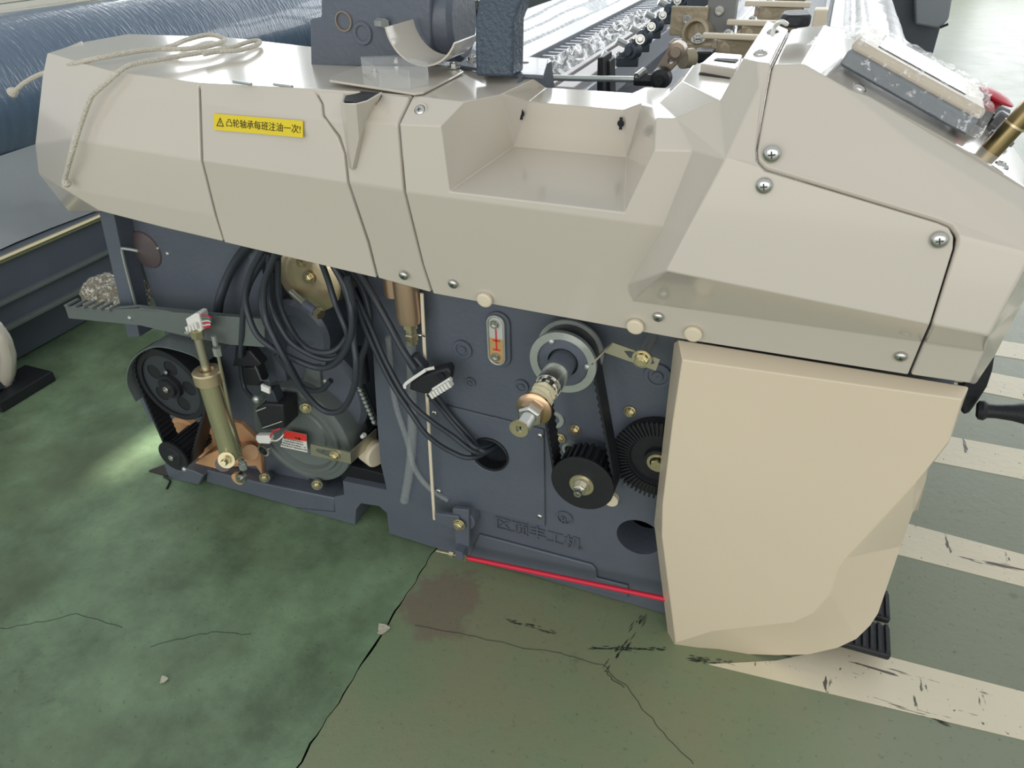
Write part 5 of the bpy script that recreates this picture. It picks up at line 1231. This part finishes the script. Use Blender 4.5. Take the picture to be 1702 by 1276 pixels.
pq = [Y(1152, 86, .58), Y(1184, 86, .58), Y(1180, 104, .58), Y(1150, 104, .58)]; MB().box(((pq[0].x+pq[1].x)/2, .61, (pq[2].z+.84)/2), (.02, .03, pq[2].z-.84)).build('stem', RUBBER, t, 0)
MB().prism(pq, (0, .06, 0)).build('block', RUBBER, t, 0, .004)
MB().cyl(Y(1134, 98, .5), Y(1150, 96, .52), .02, None, 16).build('roller', IRON, t)
t = thing('black_wedge_plate', Y(1010, 120, .5), 'pair of black upright wedge plates behind the linkage rod', 'plate')
MB().prism([Y(993, 96, .50), Y(1002, 95, .50), Y(1012, 142, .50)-Vector((0, 0, .24)), Y(996, 142, .50)-Vector((0, 0, .24))], (0, .08, 0)).build('wedge', RUBBER, t, 0, .002)
MB().prism([Y(1007, 100, .54), Y(1013, 101, .54), Y(1030, 142, .54)-Vector((0, 0, .24)), Y(1018, 142, .54)-Vector((0, 0, .24))], (0, .05, 0)).build('wedge', RUBBER, t, 0, .002)
bar('shed_beam', -.1, .42, .70, .86, .56, .60, BLUE, 'dark blue cross beam in the shade below the linkage rod', 'beam')
bar('shade_cover', .1, .43, .72, .80, .65, YE, BLUE, 'long dark blue tray under the clamps and brackets', 'tray', 0)
# tan castings between aluminium beam and console
for i, (a, c, y, s_, lb) in enumerate(((1222, 84, .72, 1.0, 'tan casting with a bolt nearest the console top'), (1262, 62, .95, 1.1, 'tan casting second behind the console top'), (1290, 30, 1.5, 1.3, 'tan casting third behind the console top'), (1300, 8, 2.3, 1.6, 'tan casting farthest back behind the console top'))):
    p = Y(a, c, y); t = thing('tan_casting', p, lb, 'casting', 'tan castings behind the console')
    MB().box(p, (.10*s_, .05*s_, .06*s_), Matrix.Rotation(.3, 3, 'Z')).build('body', IRON, t, 0, .006)
    MB().box(p+Vector((0, -.03*s_, .034*s_)), (.15*s_, .018*s_, .012*s_)).build('top_rib', CREAMP, t, 0, .003)
    MB().lathe(p+Vector((-.03*s_, -.02*s_, 0)), NY, [(0, .024*s_), (.014*s_, .024*s_), (.016*s_, .012*s_)], 20).build('boss', IRON, t)
    place(HEXS, 'hex_bolt', t, p+Vector((-.02*s_, 0, .03*s_)), (-.3, -.3, 1), .4, .011*s_)
    MB().box((p.x, p.y, (p.z+.86)/2-.02), (.05*s_, .03*s_, max(.02, p.z-.86-.02))).build('stem', IRON, t, 0)
bar('under_console_bed', .50, .82, .60, .86, .5, YE, BLUE, 'dark blue bed behind the console, under the tan castings', 'machine bed', 0)
t = thing('cream_post', Y(1365, 40, .6), 'cream square post behind the black console cap', 'post')
pq = [Y(1352, 42, .62), Y(1354, 16, .62), Y(1377, 16, .62), Y(1376, 42, .62)]; pq[0].z = pq[3].z = .86
MB().prism(pq, (0, .05, 0)).build('post', CREAMP, t, 0, .003)
bar('front_rail', .725, .765, 1.03, 1.10, .7, YE, WHITEP, 'bright white front rail left of the wrapped cloth roll', 'rail')
bar('front_rail', .70, .712, 1.03, 1.12, .7, YE, DKST, 'dark strip rail along the bright white front rail', 'rail', .001)
b = MB(); b.lathe((.915, .62, .88), (0, 1, 0), [(0, .03), (0, .128)]+[(.05+.12*i, .128+.0025*math.sin(i*2.7)) for i in range(95)], 40); o = b.build('cloth_roll', CLOTHROLL, None, 40); tag(o, 'long cloth roll wrapped in shiny white film behind the terminal', 'roll')
MB_ = bar('roll_cradle', .78, 1.03, .0, .72, .65, YE, BLUE, 'dark blue cradle wall under the wrapped cloth roll', 'machine bed', 0)

# ================================================================ FAR LOOM at the right
fy = 8.2
t = thing('far_loom_end', Vector((1.6, fy, 0)), 'far loom end with dark body and grey cover, beyond the cloth roll', 'machine')
MB().box((1.42, fy+.35, .75), (.80, .7, 1.5)).build('body', BLUE, t, 0, .01)
cp_ = [(1521, 41), (1563, 48), (1577, 32), (1584, -10), (1584, -60), (1518, -60)]
MB().prism([Y(a, c, fy-.25) for a, c in cp_], (0, .7, 0)).build('cover', mat('far_grey_cover', (150, 156, 162), .35, 0, .05), t, 20, .02)
MB().tube([Y(1562, 46, fy-.3), Y(1576, 40, fy-.3)], .012, 8, 1).build('pedal_rod', RUBBER, t)

# ================================================================ LEFT NEIGHBOUR LOOM
lx0 = -1.85
t = thing('neighbour_loom', Vector((-2.2, .3, 0)), 'neighbouring loom at left with stacked dark blue beams behind a polished rail', 'machine')
MB().box((lx0-.10, 6, .30), (.20, 13.2, .22)).build('lower_beam', BLUE, t, 0, .006)
MB().box((lx0+.012, 6, .285), (.03, 13.2, .012)).build('beam_ledge', GREYP, t, 0, .002)
MB().box((lx0+.012, 6, .195), (.035, 13.2, .014)).build('beam_ledge', GREYP, t, 0, .002)
MB().box((lx0-.25, 6, .1), (.3, 13, .18)).build('plinth', BLUE, t, 0)
MB().box((lx0-.02, 6, .425), (.05, 13.2, .02)).build('upper_beam', BLUE, t, 0, .003)
MB().box((lx0-.75, 6, .45), (.9, 13, .5)).build('body', BLUE, t, 0)
o = MB().cyl((lx0+.012, -.5, .425), (lx0+.012, 12.6, .425), .013, None, 14).build('polished_rail', mat('polished_brass_rail', (226, 214, 176), .18, .9, .05), t)
MB().box((-1.76, .16, .02), (.14, .22, .04)).build('foot', RUBBER, t, 0, .004)
MB().box((-1.80, .10, .075), (.10, .14, .06)).build('foot_pad', DKST, t, 0, .004)
b = MB(); b.prism([Y(a, c, .12) for a, c in ((-120, 500), (-60, 512), (-20, 540), (2, 570), (11, 600), (11, 630), (4, 655), (-120, 668))], (0, .05, 0)); b.build('end_cover', BEIGE, t, 20, .02)
# plastic sheet
b = MB(); bm = b.bm; G = []
for j in range(30):
    row = []; yy = -.1+.14*j
    for i in range(9):
        zz = .44+.27*i/8; row.append(bm.verts.new((lx0-.03-.10*i/8+.012*math.sin(j*1.1+i*.5), yy, zz)))
    G.append(row)
for p, q in zip(G, G[1:]):
    for i in range(8): bm.faces.new((p[i], p[i+1], q[i+1], q[i]))
o = b.build('plastic_sheet', SHEETPL, None, 80); tag(o, 'grey translucent plastic sheet hanging over the neighbour loom side', 'sheet')
# big wrapped roll
b = MB(); b.lathe((-2.2, -.4, .86), (0, 1, 0), [(0, .05), (0, .26)]+[(.05+.2*i, .26+.004*math.sin(i*1.9)) for i in range(62)], 48); o = b.build('neighbour_warp_beam', ROLLFILM, None, 40); tag(o, 'huge film wrapped dark warp beam of the neighbour loom at upper left', 'beam')
for k, (x, z, r, lb) in enumerate(((Z(0, 38, 1.0).x, 1.0, .035, 'bright polished rod nearest the dark wrapped warp beam, top left'), (Z(0, 22, 1.0).x, 1.0, .04, 'second polished rod beyond the dark wrapped warp beam'), (Z(0, 5, 1.0).x, 1.0, .06, 'third, thickest polished rod at the top left corner'))):
    o = MB().cyl((x, -.3, z), (x, 12, z), r, None, 20).build('polished_rod', mat('polished_pale_rod', (222, 218, 204), .15, .9, .05), None); tag(o, lb, 'rod', 'polished rods beyond the wrapped beam')
bar('neighbour_cover', -5.2, -2.5, .5, .93, -.2, YE, BLUE, 'broad dark blue body of the neighbour loom beyond the wrapped beam', 'machine')
